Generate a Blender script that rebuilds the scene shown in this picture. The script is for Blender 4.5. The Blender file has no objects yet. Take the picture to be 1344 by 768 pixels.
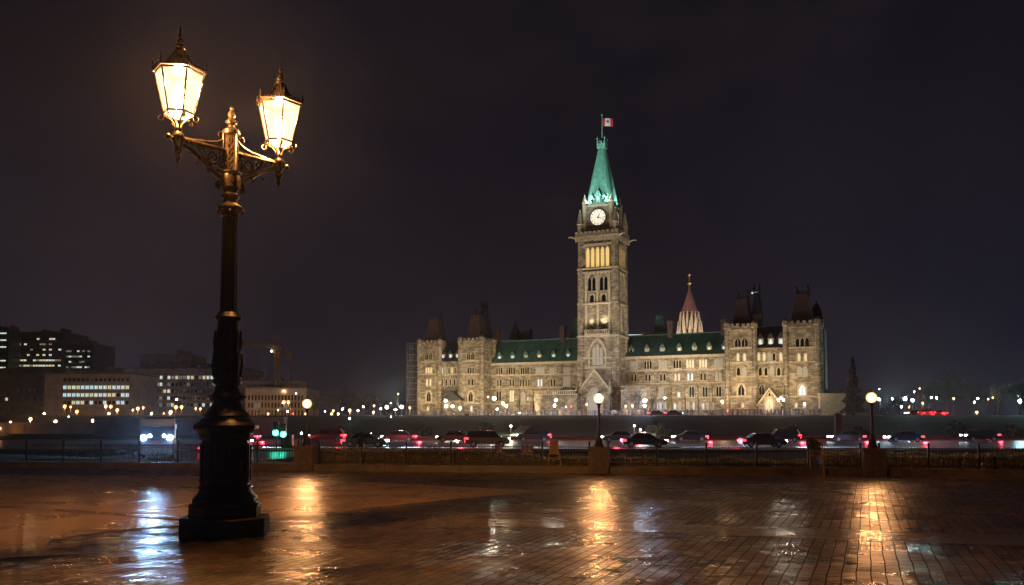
import bpy, bmesh, math, random
from mathutils import Vector, Matrix
R = math.radians; PI = math.pi
random.seed(7)
scene = bpy.context.scene
COL = scene.collection

# ------------------------------------------------------------------ camera
F = 1150.0; CX = 672.0; CYE = 500.0; PITCH = R(2.8); CAMZ = 1.5
cam_d = bpy.data.cameras.new("camera"); cam = bpy.data.objects.new("camera", cam_d); COL.objects.link(cam)
cam.location = (0, 0, CAMZ); cam.rotation_euler = (R(90) + PITCH, 0, 0)
cam_d.sensor_width = 36; cam_d.lens = F / 1344 * 36; cam_d.shift_y = (CYE - 384) / 1344
cam_d.clip_start = 0.1; cam_d.clip_end = 6000
scene.camera = cam
# ------------------------------------------------------------------ world: night sky over a lit city
w = bpy.data.worlds.new("World"); scene.world = w; w.use_nodes = True
nt = w.node_tree; N = nt.nodes; L = nt.links
for n in list(N): N.remove(n)
out = N.new('ShaderNodeOutputWorld'); bg = N.new('ShaderNodeBackground')
tc = N.new('ShaderNodeTexCoord'); sep = N.new('ShaderNodeSeparateXYZ'); L.new(tc.outputs['Generated'], sep.inputs[0])
ramp = N.new('ShaderNodeValToRGB'); L.new(sep.outputs['Z'], ramp.inputs[0])
e = ramp.color_ramp.elements
e[0].position = 0.0; e[0].color = (0.0110, 0.0110, 0.0215, 1)
e[1].position = 0.75; e[1].color = (0.0060, 0.0050, 0.0068, 1)
m_ = ramp.color_ramp.elements.new(0.16); m_.color = (0.0105, 0.0090, 0.0150, 1)
m_ = ramp.color_ramp.elements.new(0.35); m_.color = (0.0088, 0.0072, 0.0105, 1)
noi = N.new('ShaderNodeTexNoise'); noi.inputs['Scale'].default_value = 2.3; noi.inputs['Detail'].default_value = 4
L.new(tc.outputs['Generated'], noi.inputs['Vector'])
mr = N.new('ShaderNodeMapRange'); mr.inputs[1].default_value = 0.3; mr.inputs[2].default_value = 0.7
mr.inputs[3].default_value = 0.65; mr.inputs[4].default_value = 1.35; L.new(noi.outputs['Fac'], mr.inputs[0])
mul = N.new('ShaderNodeVectorMath'); mul.operation = 'SCALE'
cn = N.new('ShaderNodeTexNoise'); cn.inputs['Scale'].default_value = 1.6; cn.inputs['Detail'].default_value = 6; cn.inputs['Roughness'].default_value = .6
cmap = N.new('ShaderNodeMapping'); cmap.inputs['Scale'].default_value = (1, 1, 2.2); cmap.inputs['Location'].default_value = (.37, .1, .2); L.new(tc.outputs['Generated'], cmap.inputs[0]); L.new(cmap.outputs[0], cn.inputs['Vector'])
cr_m = N.new('ShaderNodeMapRange'); cr_m.inputs[1].default_value = .45; cr_m.inputs[2].default_value = .72; cr_m.inputs[3].default_value = 0; cr_m.inputs[4].default_value = .65; L.new(cn.outputs['Fac'], cr_m.inputs[0])
cmx = N.new('ShaderNodeMix'); cmx.data_type = 'RGBA'; cmx.inputs[7].default_value = (.0225, .0155, .0165, 1); L.new(cr_m.outputs[0], cmx.inputs[0]); L.new(ramp.outputs[0], cmx.inputs[6])
L.new(cmx.outputs[2], mul.inputs[0]); L.new(mr.outputs[0], mul.inputs['Scale'])
sky = N.new('ShaderNodeTexSky'); sky.sky_type = 'NISHITA'; sky.sun_disc = False
sky.sun_elevation = R(-4); sky.sun_rotation = R(200)
sk = N.new('ShaderNodeVectorMath'); sk.operation = 'SCALE'; sk.inputs['Scale'].default_value = 0.004
L.new(sky.outputs[0], sk.inputs[0])
ad = N.new('ShaderNodeVectorMath'); ad.operation = 'ADD'; L.new(mul.outputs[0], ad.inputs[0]); L.new(sk.outputs[0], ad.inputs[1])
L.new(ad.outputs[0], bg.inputs[0]); bg.inputs[1].default_value = 1.0; L.new(bg.outputs[0], out.inputs[0])
# ------------------------------------------------------------------ exposure and tuning
scene.view_settings.view_transform = 'Standard'; scene.view_settings.look = 'None'
scene.view_settings.exposure = 0.0; scene.view_settings.gamma = 1.0
scene.view_settings.use_curve_mapping = False
cy = scene.cycles
cy.use_denoising = True; cy.max_bounces = 5; cy.diffuse_bounces = 2; cy.glossy_bounces = 3; cy.transmission_bounces = 4
cy.volume_bounces = 0; cy.sample_clamp_indirect = 2.0; cy.use_light_tree = True; cy.caustics_reflective = False
cy.caustics_refractive = False
K_LANTERN = 3400.0     # watts of each lantern bulb
K_GLOBE = 850.0         # emission of the small plaza lamps
K_FLOOD = 7300.0       # watts of one facade floodlight
K_FAR = 1.0            # multiplier on distant lamps
HAZE = 0.00011

# ================================================================== helpers
def pos(px, py, Y):
    a = (px - CX) / F; b = (CYE - py) / F
    dy = math.cos(PITCH) - b * math.sin(PITCH); dz = math.sin(PITCH) + b * math.cos(PITCH)
    return Vector((a * Y / dy, Y, CAMZ + dz * Y / dy))

def sm(t):
    t = max(0.0, min(1.0, t)); return t * t * (3 - 2 * t)

ZR = -0.9; ZT = 3.6
def zt(X, Y):
    yk = Y + 0.165 * X
    if yk < 28.6: return -0.04
    z = ZR * sm((yk - 28.6) / 30.0) - 0.04
    if Y < 128:
        z += 0.42 * math.exp(-(((X + 22) / 4.5) ** 2 + ((Y - 39) / 4.0) ** 2))
        return z
    s = (Y - 131) / 86.0
    z = ZR - 0.04 + (ZT - ZR) * sm(s) * 1.0
    if s > 0: z += 0.12 * math.sin(X * 0.05) * sm(s) * (1 - sm(s)) * 4
    return z

class MB:
    def __init__(s): s.v = []; s.f = []; s.m = []; s.mi = 0; s.M = Matrix.Identity(4)
    def add(s, vs, fs):
        o = len(s.v); s.v += [tuple(s.M @ Vector(p)) for p in vs]
        for f in fs: s.f.append([i + o for i in f]); s.m.append(s.mi)
    def box(s, x0, x1, y0, y1, z0, z1, t=1.0, ty=None):
        ty = t if ty is None else ty
        cx, cyy = (x0 + x1) / 2, (y0 + y1) / 2; hx, hy = (x1 - x0) / 2, (y1 - y0) / 2
        vs = [(cx - hx, cyy - hy, z0), (cx + hx, cyy - hy, z0), (cx + hx, cyy + hy, z0), (cx - hx, cyy + hy, z0),
              (cx - hx * t, cyy - hy * ty, z1), (cx + hx * t, cyy - hy * ty, z1), (cx + hx * t, cyy + hy * ty, z1), (cx - hx * t, cyy + hy * ty, z1)]
        s.add(vs, [(3, 2, 1, 0), (4, 5, 6, 7), (0, 1, 5, 4), (1, 2, 6, 5), (2, 3, 7, 6), (3, 0, 4, 7)])
    def bx(s, c, d):
        s.box(c[0] - d[0] / 2, c[0] + d[0] / 2, c[1] - d[1] / 2, c[1] + d[1] / 2, c[2] - d[2] / 2, c[2] + d[2] / 2)
    def prism(s, pts, y0, y1):          # polygon in x,z drawn out along y; pts counter-clockwise seen from -y
        n = len(pts)
        vs = [(x, y0, z) for x, z in pts] + [(x, y1, z) for x, z in pts]
        fs = [tuple(range(n)), tuple(reversed(range(n, 2 * n)))]
        for i in range(n):
            j = (i + 1) % n; fs.append((j, i, i + n, j + n))
        s.add(vs, fs)
    def slab(s, pts, z0, z1):           # polygon in x,y between two heights
        n = len(pts)
        vs = [(x, y, z0) for x, y in pts] + [(x, y, z1) for x, y in pts]
        fs = [tuple(reversed(range(n))), tuple(range(n, 2 * n))]
        for i in range(n):
            j = (i + 1) % n; fs.append((i, j, j + n, i + n))
        s.add(vs, fs)
    def ring(s, inner, outer, y0, y1):  # frame between two outlines with the same number of points (x,z)
        n = len(inner); vs = []
        for P in (inner, outer):
            vs += [(x, y0, z) for x, z in P]
        for P in (inner, outer):
            vs += [(x, y1, z) for x, z in P]
        fs = []
        for i in range(n):
            j = (i + 1) % n
            fs += [(i, n + i, n + j, j), (i, j, 2 * n + j, 2 * n + i), (n + i, 3 * n + i, 3 * n + j, n + j)]
        s.add(vs, fs)
    def lathe(s, prof, n=16, c=(0, 0, 0), ph=0.0, flute=0.0, cap=True, sy=1.0):
        vs = []; fs = []; k = len(prof)
        for r, z in prof:
            for i in range(n):
                a = ph + 2 * PI * i / n; rr = r * (1 - flute * (i % 2))
                vs.append((c[0] + rr * math.cos(a), c[1] + rr * math.sin(a) * sy, c[2] + z))
        for j in range(k - 1):
            for i in range(n):
                i2 = (i + 1) % n
                fs.append((j * n + i, j * n + i2, (j + 1) * n + i2, (j + 1) * n + i))
        if cap: fs += [tuple(reversed(range(n))), tuple(range((k - 1) * n, k * n))]
        s.add(vs, fs)
    def tube(s, pts, r, n=8, r1=None):
        pts = [Vector(p) for p in pts]; k = len(pts); vs = []; fs = []
        up = None
        for j, p in enumerate(pts):
            d = (pts[min(j + 1, k - 1)] - pts[max(j - 1, 0)])
            if d.length < 1e-9: d = Vector((0, 0, 1))
            d.normalize()
            if up is None:
                up = Vector((0, 0, 1)) if abs(d.z) < 0.9 else Vector((1, 0, 0))
            a = d.cross(up)
            if a.length < 1e-6: a = d.cross(Vector((0, 1, 0)))
            a.normalize(); b = a.cross(d).normalized(); up = b
            rr = r if r1 is None else r + (r1 - r) * j / (k - 1)
            for i in range(n):
                t = 2 * PI * i / n; vs.append(tuple(p + a * math.cos(t) * rr + b * math.sin(t) * rr))
        for j in range(k - 1):
            for i in range(n):
                i2 = (i + 1) % n; fs.append((j * n + i, j * n + i2, (j + 1) * n + i2, (j + 1) * n + i))
        fs += [tuple(reversed(range(n))), tuple(range((k - 1) * n, k * n))]
        s.add(vs, fs)
    def ball(s, c, r, n=10, m=6, sz=1.0):
        s.lathe([(max(0.02 * r, r * math.sin(PI * j / m)), -r * sz * math.cos(PI * j / m)) for j in range(m + 1)], n, c)
    def build(s, name, mats, parent=None, smooth=False, label=None, loc=None, rotz=0.0):
        me = bpy.data.meshes.new(name); me.from_pydata(s.v, [], s.f)
        if not isinstance(mats, (list, tuple)): mats = [mats]
        for m in mats: me.materials.append(m)
        me.polygons.foreach_set('material_index', s.m)
        if smooth:
            me.polygons.foreach_set('use_smooth', [True] * len(s.f))
        bm = bmesh.new(); bm.from_mesh(me); bmesh.ops.recalc_face_normals(bm, faces=bm.faces); bm.to_mesh(me); bm.free()
        if smooth and hasattr(me, 'set_sharp_from_angle'): me.set_sharp_from_angle(angle=R(38))
        me.update()
        o = bpy.data.objects.new(name, me); COL.objects.link(o)
        if parent: o.parent = parent
        if label: o['label'] = label
        if loc is not None: o.location = loc
        o.rotation_euler = (0, 0, rotz)
        return o

def tag(o, label=None, cat=None, group=None, kind=None):
    if label: o['label'] = label
    if cat: o['category'] = cat
    if group: o['group'] = group
    if kind: o['kind'] = kind
    return o
def thing(name, label, cat, loc=(0, 0, 0), rotz=0.0, group=None):
    o = bpy.data.objects.new(name, None); COL.objects.link(o); o.empty_display_size = 0.3
    o.location = loc; o.rotation_euler = (0, 0, rotz)
    return tag(o, label, cat, group)
def copy_tree(o, parent=None):
    c = o.copy(); COL.objects.link(c); c.parent = parent
    for ch in list(o.children): copy_tree(ch, c)
    return c
def lamp(kind, name, parent, loc, power, color, radius=0.1, target=None, spot=None, blend=0.6):
    d = bpy.data.lights.new(name, kind); d.energy = power; d.color = color
    d.shadow_soft_size = radius
    if spot: d.spot_size = spot; d.spot_blend = blend
    o = bpy.data.objects.new(name, d); COL.objects.link(o); o.parent = parent; o.location = loc
    if target is not None:
        o.rotation_mode = 'QUATERNION'
        o.rotation_quaternion = (Vector(target) - Vector(loc)).to_track_quat('-Z', 'Y')
    return o

# ================================================================== materials
def mat(name, col, rough=0.6, metal=0.0, spec=0.5, noise=0.0, nscale=5.0, bump=0.0, bscale=None, emit=None, estr=0.0, coat=0.0, detail=5, dist=0.02):
    m = bpy.data.materials.new(name); m.use_nodes = True
    t = m.node_tree; b = t.nodes['Principled BSDF']
    b.inputs['Base Color'].default_value = (*col, 1); b.inputs['Roughness'].default_value = rough
    b.inputs['Metallic'].default_value = metal; b.inputs['Specular IOR Level'].default_value = spec
    if coat: b.inputs['Coat Weight'].default_value = coat; b.inputs['Coat Roughness'].default_value = 0.12
    if emit: b.inputs['Emission Color'].default_value = (*emit, 1); b.inputs['Emission Strength'].default_value = estr
    if noise or bump:
        tcn = t.nodes.new('ShaderNodeTexCoord')
        nz = t.nodes.new('ShaderNodeTexNoise'); nz.inputs['Scale'].default_value = nscale; nz.inputs['Detail'].default_value = detail
        t.links.new(tcn.outputs['Object'], nz.inputs['Vector'])
        if noise:
            rp = t.nodes.new('ShaderNodeValToRGB'); t.links.new(nz.outputs['Fac'], rp.inputs[0])
            rp.color_ramp.elements[0].position = 0.3; rp.color_ramp.elements[1].position = 0.7
            rp.color_ramp.elements[0].color = (*[c * (1 - noise) for c in col], 1)
            rp.color_ramp.elements[1].color = (*[min(1, c * (1 + noise)) for c in col], 1)
            t.links.new(rp.outputs[0], b.inputs['Base Color'])
            mp = t.nodes.new('ShaderNodeMapRange'); t.links.new(nz.outputs['Fac'], mp.inputs[0])
            mp.inputs[3].default_value = max(0.02, rough - 0.12); mp.inputs[4].default_value = min(1, rough + 0.12)
            t.links.new(mp.outputs[0], b.inputs['Roughness'])
        if bump:
            n2 = t.nodes.new('ShaderNodeTexNoise'); n2.inputs['Scale'].default_value = bscale or nscale * 3; n2.inputs['Detail'].default_value = 4
            t.links.new(tcn.outputs['Object'], n2.inputs['Vector'])
            bp = t.nodes.new('ShaderNodeBump'); bp.inputs['Strength'].default_value = bump; bp.inputs['Distance'].default_value = dist
            t.links.new(n2.outputs['Fac'], bp.inputs['Height']); t.links.new(bp.outputs[0], b.inputs['Normal'])
    return m
def glow(name, col, strength):
    m = bpy.data.materials.new(name); m.use_nodes = True; t = m.node_tree
    b = t.nodes['Principled BSDF']; b.inputs['Base Color'].default_value = (0.3, 0.3, 0.3, 1)
    b.inputs['Emission Color'].default_value = (*col, 1); b.inputs['Emission Strength'].default_value = strength
    return m
def stone_mat(name, c1, c2, bw=1.1, bh=0.5, mortar=(0.16, 0.13, 0.10), bump=0.6):
    m = bpy.data.materials.new(name); m.use_nodes = True; t = m.node_tree; b = t.nodes['Principled BSDF']
    b.inputs['Roughness'].default_value = 0.85; b.inputs['Specular IOR Level'].default_value = 0.25
    tcn = t.nodes.new('ShaderNodeTexCoord'); sp = t.nodes.new('ShaderNodeSeparateXYZ'); t.links.new(tcn.outputs['Object'], sp.inputs[0])
    ad_ = t.nodes.new('ShaderNodeMath'); t.links.new(sp.outputs[0], ad_.inputs[0]); t.links.new(sp.outputs[1], ad_.inputs[1])
    cb = t.nodes.new('ShaderNodeCombineXYZ'); t.links.new(ad_.outputs[0], cb.inputs[0]); t.links.new(sp.outputs[2], cb.inputs[1])
    br = t.nodes.new('ShaderNodeTexBrick'); t.links.new(cb.outputs[0], br.inputs['Vector'])
    br.inputs['Scale'].default_value = 1.0; br.inputs['Brick Width'].default_value = bw; br.inputs['Row Height'].default_value = bh
    br.inputs['Mortar Size'].default_value = 0.035; br.inputs['Color1'].default_value = (*c1, 1); br.inputs['Color2'].default_value = (*c2, 1)
    br.inputs['Mortar'].default_value = (*mortar, 1); br.inputs['Bias'].default_value = 0.0
    nz = t.nodes.new('ShaderNodeTexNoise'); nz.inputs['Scale'].default_value = 0.55; nz.inputs['Detail'].default_value = 7
    t.links.new(tcn.outputs['Object'], nz.inputs['Vector'])
    mp = t.nodes.new('ShaderNodeMapRange'); t.links.new(nz.outputs['Fac'], mp.inputs[0]); mp.inputs[1].default_value = 0.3; mp.inputs[2].default_value = 0.7
    mp.inputs[3].default_value = 0.5; mp.inputs[4].default_value = 1.3
    mx = t.nodes.new('ShaderNodeVectorMath'); mx.operation = 'SCALE'; t.links.new(br.outputs['Color'], mx.inputs[0]); t.links.new(mp.outputs[0], mx.inputs['Scale'])
    t.links.new(mx.outputs[0], b.inputs['Base Color'])
    bp = t.nodes.new('ShaderNodeBump'); bp.inputs['Strength'].default_value = bump; bp.inputs['Distance'].default_value = 0.08
    n2 = t.nodes.new('ShaderNodeTexNoise'); n2.inputs['Scale'].default_value = 2.5; t.links.new(tcn.outputs['Object'], n2.inputs['Vector'])
    t.links.new(n2.outputs['Fac'], bp.inputs['Height']); t.links.new(bp.outputs[0], b.inputs['Normal'])
    return m

M = {}
M['iron'] = mat('wrought_iron', (0.020, 0.013, 0.008), 0.30, 0.6, noise=0.35, nscale=14, bump=0.35, bscale=45, dist=0.004)
M['iron_base'] = mat('cast_iron', (0.016, 0.012, 0.012), 0.38, 0.3, noise=0.4, nscale=9, bump=0.5, bscale=40, dist=0.005)
M['plinth'] = mat('plinth_stone', (0.06, 0.052, 0.048), 0.6, noise=0.4, nscale=7, bump=0.5, bscale=50, dist=0.006)
def lantern_glass(nm='lantern_glass', col=(1.0, .76, .42, 1), st=1.15, tint=(.8, .72, .6, 1)):
    m = bpy.data.materials.new(nm); m.use_nodes = True; t = m.node_tree; nn = t.nodes; ll = t.links
    for n in list(nn): nn.remove(n)
    o = nn.new('ShaderNodeOutputMaterial'); ad = nn.new('ShaderNodeAddShader'); tr = nn.new('ShaderNodeBsdfTransparent'); em = nn.new('ShaderNodeEmission')
    tr.inputs[0].default_value = tint; em.inputs[0].default_value = col; em.inputs[1].default_value = st
    ll.new(tr.outputs[0], ad.inputs[0]); ll.new(em.outputs[0], ad.inputs[1]); ll.new(ad.outputs[0], o.inputs[0]); return m
M['lantern'] = lantern_glass(); M['globe'] = lantern_glass('globe_glass', (1.0, .66, .30, 1), .75, (.95, .9, .85, 1))
M['bulb'] = glow('lantern_bulb', (1.0, .62, .30), 40.0)
M['globe_bulb'] = glow('globe_bulb', (1.0, 0.46, 0.18), K_GLOBE)
M['fence'] = mat('fence_paint', (0.012, 0.012, 0.014), 0.4, 0.5, noise=0.3, nscale=20)
M['pier'] = mat('pier_stone', (0.08, 0.056, 0.042), 0.75, noise=0.4, nscale=6, bump=0.5, bscale=35, dist=0.01)
M['kerb'] = mat('kerb_stone', (0.085, 0.06, 0.042), 0.5, noise=0.4, nscale=3, bump=0.5, bscale=30, dist=0.01)
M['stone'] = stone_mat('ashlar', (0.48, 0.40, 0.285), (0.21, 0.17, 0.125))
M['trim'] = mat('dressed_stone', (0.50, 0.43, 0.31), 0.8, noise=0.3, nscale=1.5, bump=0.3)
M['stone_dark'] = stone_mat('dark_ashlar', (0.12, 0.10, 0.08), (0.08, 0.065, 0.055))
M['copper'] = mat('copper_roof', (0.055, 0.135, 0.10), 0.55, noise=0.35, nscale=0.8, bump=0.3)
M['copper_lit'] = mat('spire_copper_lit', (0.16, 0.42, 0.34), 0.6, noise=0.25, nscale=1.2, bump=0.4, bscale=6, dist=0.1)  # lit copy of the roof copper, floodlit brightness put into its colour
M['slate'] = mat('brown_roof', (0.065, 0.034, 0.028), 0.6, noise=0.4, nscale=1.5, bump=0.4)
M['slate_dark'] = mat('dark_roof', (0.035, 0.035, 0.04), 0.6, noise=0.4, nscale=1.5)
M['pink'] = mat('red_roof', (0.36, 0.17, 0.17), 0.6, noise=0.25, nscale=1.5)
M['pane'] = mat('dark_pane', (0.012, 0.012, 0.015), 0.2)
M['lit_cool'] = glow('lit_pane_cool', (0.75, 0.92, 1.0), 0.75)
M['lit_warm'] = glow('lit_pane_warm', (1.0, 0.72, 0.38), 0.75)
M['lit_dim'] = glow('lit_pane_dim', (0.9, 0.8, 0.6), 0.14)
M['lit_blue'] = glow('lit_pane_blue', (0.45, 0.7, 1.0), 0.6)
M['amber'] = glow('carillon_glow', (1.0, 0.62, 0.14), 0.85)  # emissive panes stand in for lamplight inside the belfry
M['clock'] = glow('clock_dial', (1.0, 0.86, 0.66), 0.95)
M['black'] = mat('black_metal', (0.01, 0.01, 0.01), 0.5)
M['concrete'] = mat('concrete', (0.34, 0.28, 0.24), 0.85, noise=0.25, nscale=0.4, bump=0.2)
M['concrete_dark'] = mat('dark_concrete', (0.12, 0.11, 0.12), 0.85, noise=0.3, nscale=0.4)
M['tower_clad'] = mat('office_cladding', (0.045, 0.045, 0.055), 0.4, noise=0.3, nscale=0.3)
M['asphalt'] = mat('wet_asphalt', (0.045, 0.045, 0.05), 0.34, noise=0.3, nscale=0.8, bump=0.4, bscale=6, dist=0.01)
M['marking'] = mat('lane_paint', (0.6, 0.6, 0.58), 0.5, noise=0.2, nscale=3)
M['path'] = mat('forecourt_paving', (0.055, 0.036, 0.028), 0.8, spec=0.15, noise=0.3, nscale=0.8, bump=0.2)
M['ramp'] = mat('pale_ramp', (0.32, 0.29, 0.21), 0.8, spec=0.2, noise=0.4, nscale=1.2)
M['terrace'] = mat('terrace_paving', (0.12, 0.10, 0.08), 0.7, noise=0.3, nscale=0.8)
M['bark'] = mat('bark', (0.05, 0.038, 0.028), 0.9, noise=0.3, nscale=8, bump=0.5)
M['wood'] = mat('barrier_wood', (0.20, 0.12, 0.07), 0.7, noise=0.35, nscale=6)
M['orange'] = mat('barrier_orange', (0.6, 0.17, 0.07), 0.5, noise=0.2, nscale=6)
M['white'] = mat('white_paint', (0.7, 0.7, 0.68), 0.5, noise=0.1, nscale=4)
M['crane'] = mat('crane_paint', (0.55, 0.28, 0.10), 0.5, noise=0.2, nscale=2)
M['rubber'] = mat('rubber', (0.012, 0.012, 0.012), 0.7)
M['glass'] = mat('car_glass', (0.01, 0.012, 0.015), 0.08, spec=0.8)
M['tail'] = glow('tail_light', (1.0, 0.012, 0.02), 12.0)
M['head'] = glow('head_light', (0.75, 0.87, 1.0), 28.0)
M['head_strong'] = glow('bus_head_light', (0.30, 0.55, 1.0), 420.0)
M['green_sig'] = glow('green_signal', (0.05, 1.0, 0.62), 14.0)
M['yellow_sign'] = glow('yellow_lit_panel', (1.0, 0.72, 0.28), 0.8)
M['steel'] = mat('scaffold_steel', (0.30, 0.30, 0.32), 0.45, 0.6, noise=0.2, nscale=3)

def foliage_mat(name, c, c2):
    m = bpy.data.materials.new(name); m.use_nodes = True; t = m.node_tree; b = t.nodes['Principled BSDF']
    b.inputs['Roughness'].default_value = 0.6
    g = t.nodes.new('ShaderNodeNewGeometry'); rp = t.nodes.new('ShaderNodeValToRGB'); t.links.new(g.outputs['Random Per Island'], rp.inputs[0])
    rp.color_ramp.elements[0].color = (*c, 1); rp.color_ramp.elements[1].color = (*c2, 1)
    t.links.new(rp.outputs[0], b.inputs['Base Color']); return m
M['hedge'] = foliage_mat('hedge_leaf', (0.05, 0.07, 0.02), (0.20, 0.17, 0.05))
M['leaf'] = foliage_mat('tree_leaf', (0.02, 0.025, 0.015), (0.06, 0.06, 0.03))
M['needle'] = foliage_mat('needle_leaf', (0.03, 0.02, 0.016), (0.07, 0.045, 0.03))

def lawn_mat():
    m = mat('lawn', (0.020, 0.040, 0.013), 0.95, spec=0.08, noise=0.5, nscale=0.35, bump=0.8, bscale=9, dist=0.08, detail=8); return m
M['lawn'] = lawn_mat()

def wet_normal(t, terms):
    """sum of (vector socket centred on 0.5, strength) tilts added to the surface normal"""
    nn = t.nodes; ll = t.links; g = nn.new('ShaderNodeNewGeometry'); cur = g.outputs['Normal']
    for sock, k in terms:
        sb = nn.new('ShaderNodeVectorMath'); sb.operation = 'SUBTRACT'; ll.new(sock, sb.inputs[0]); sb.inputs[1].default_value = (.5, .5, .5)
        ma = nn.new('ShaderNodeVectorMath'); ma.operation = 'MULTIPLY_ADD'; ll.new(sb.outputs[0], ma.inputs[0]); ma.inputs[1].default_value = (k, k, 0); ll.new(cur, ma.inputs[2]); cur = ma.outputs[0]
    no = nn.new('ShaderNodeVectorMath'); no.operation = 'NORMALIZE'; ll.new(cur, no.inputs[0]); return no.outputs[0]
def noise(t, scale, detail, vec, rough=.5, stretch=None):
    nn = t.nodes; ll = t.links
    if stretch:
        mp = nn.new('ShaderNodeMapping'); mp.inputs['Scale'].default_value = stretch; mp.inputs['Rotation'].default_value = (0, 0, R(8)); ll.new(vec, mp.inputs[0]); vec = mp.outputs[0]
    n = nn.new('ShaderNodeTexNoise'); n.inputs['Scale'].default_value = scale; n.inputs['Detail'].default_value = detail; n.inputs['Roughness'].default_value = rough; ll.new(vec, n.inputs['Vector']); return n
def remap(t, sock, a, b, c=.3, d=.7):
    mr_ = t.nodes.new('ShaderNodeMapRange'); t.links.new(sock, mr_.inputs[0]); mr_.inputs[1].default_value = c; mr_.inputs[2].default_value = d
    mr_.inputs[3].default_value = a; mr_.inputs[4].default_value = b; return mr_.outputs[0]
def paver_mat():
    m = bpy.data.materials.new('wet_brick_paving'); m.use_nodes = True; t = m.node_tree; b = t.nodes['Principled BSDF']; nn = t.nodes; ll = t.links
    tcn = nn.new('ShaderNodeTexCoord'); mp = nn.new('ShaderNodeMapping'); mp.inputs['Rotation'].default_value = (0, 0, R(-68)); ll.new(tcn.outputs['Object'], mp.inputs[0])
    wob = noise(t, .9, 1, tcn.outputs['Object']); wv = nn.new('ShaderNodeVectorMath'); wv.operation = 'MULTIPLY_ADD'; wv.inputs[1].default_value = (0.035, 0.035, 0)
    ll.new(wob.outputs['Color'], wv.inputs[0]); ll.new(mp.outputs[0], wv.inputs[2])
    def brick(c1, c2, cm, bias=0.0):
        br = nn.new('ShaderNodeTexBrick'); ll.new(wv.outputs[0], br.inputs['Vector'])
        for k, v_ in (('Scale', 1), ('Brick Width', .24), ('Row Height', .135), ('Mortar Size', .0085), ('Mortar Smooth', .5), ('Bias', bias)): br.inputs[k].default_value = v_
        br.inputs['Color1'].default_value = (*c1, 1); br.inputs['Color2'].default_value = (*c2, 1); br.inputs['Mortar'].default_value = (*cm, 1); return br
    br = brick((.078, .052, .036), (.022, .018, .016), (.012, .010, .009)); stain = noise(t, .5, 6, tcn.outputs['Object'])
    mx = nn.new('ShaderNodeVectorMath'); mx.operation = 'SCALE'; ll.new(br.outputs['Color'], mx.inputs[0]); ll.new(remap(t, stain.outputs['Fac'], .45, 1.4), mx.inputs['Scale']); ll.new(mx.outputs[0], b.inputs['Base Color'])
    b2 = brick((1, 1, 1), (0, 0, 0), (.5, .5, .5)); wn = nn.new('ShaderNodeTexWhiteNoise'); wn.noise_dimensions = '3D'; ll.new(b2.outputs['Color'], wn.inputs['Vector'])
    fine = noise(t, 30, 4, tcn.outputs['Object'], .6, (.5, 1.6, 1)); mid = noise(t, 6, 3, tcn.outputs['Object'], .55, (.35, 1.7, 1))
    nrm = wet_normal(t, [(wn.outputs['Color'], .10), (fine.outputs['Color'], .80), (mid.outputs['Color'], .38)])
    ll.new(nrm, b.inputs['Normal'])
    wet = noise(t, .8, 7, tcn.outputs['Object'], .6); r0 = remap(t, wet.outputs['Fac'], .14, .42)
    ma = nn.new('ShaderNodeMath'); ma.operation = 'MULTIPLY_ADD'; ll.new(br.outputs['Fac'], ma.inputs[0]); ma.inputs[1].default_value = .45; ll.new(r0, ma.inputs[2]); ll.new(ma.outputs[0], b.inputs['Roughness'])
    sp_ = nn.new('ShaderNodeMath'); sp_.operation = 'MULTIPLY_ADD'; ll.new(br.outputs['Fac'], sp_.inputs[0]); sp_.inputs[1].default_value = -.42; sp_.inputs[2].default_value = .5; ll.new(sp_.outputs[0], b.inputs['Specular IOR Level'])
    return m
def slab_mat(name, col, rough, k):
    m = bpy.data.materials.new(name); m.use_nodes = True; t = m.node_tree; b = t.nodes['Principled BSDF']; nn = t.nodes; ll = t.links
    tcn = nn.new('ShaderNodeTexCoord'); n1 = noise(t, .8, 8, tcn.outputs['Object'])
    rp = nn.new('ShaderNodeValToRGB'); ll.new(n1.outputs['Fac'], rp.inputs[0]); rp.color_ramp.elements[0].position = .3; rp.color_ramp.elements[1].position = .7
    rp.color_ramp.elements[0].color = (*[c * .7 for c in col], 1); rp.color_ramp.elements[1].color = (*[c * 1.2 for c in col], 1); ll.new(rp.outputs[0], b.inputs['Base Color'])
    ll.new(remap(t, n1.outputs['Fac'], rough - .05, rough + .1), b.inputs['Roughness'])
    f = noise(t, 30, 4, tcn.outputs['Object'], .6, (.5, 1.6, 1)); f2 = noise(t, 5, 3, tcn.outputs['Object'], .5, (.3, 1.8, 1)); ll.new(wet_normal(t, [(f.outputs['Color'], k), (f2.outputs['Color'], k * .35)]), b.inputs['Normal']); return m
M['paver'] = paver_mat()
M['slab'] = slab_mat('damp_concrete_paving', (0.125, 0.083, 0.047), 0.27, 0.80)
M['slab_dark'] = slab_mat('dark_paving_band', (0.07, 0.05, 0.04), 0.22, 0.65)

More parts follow.
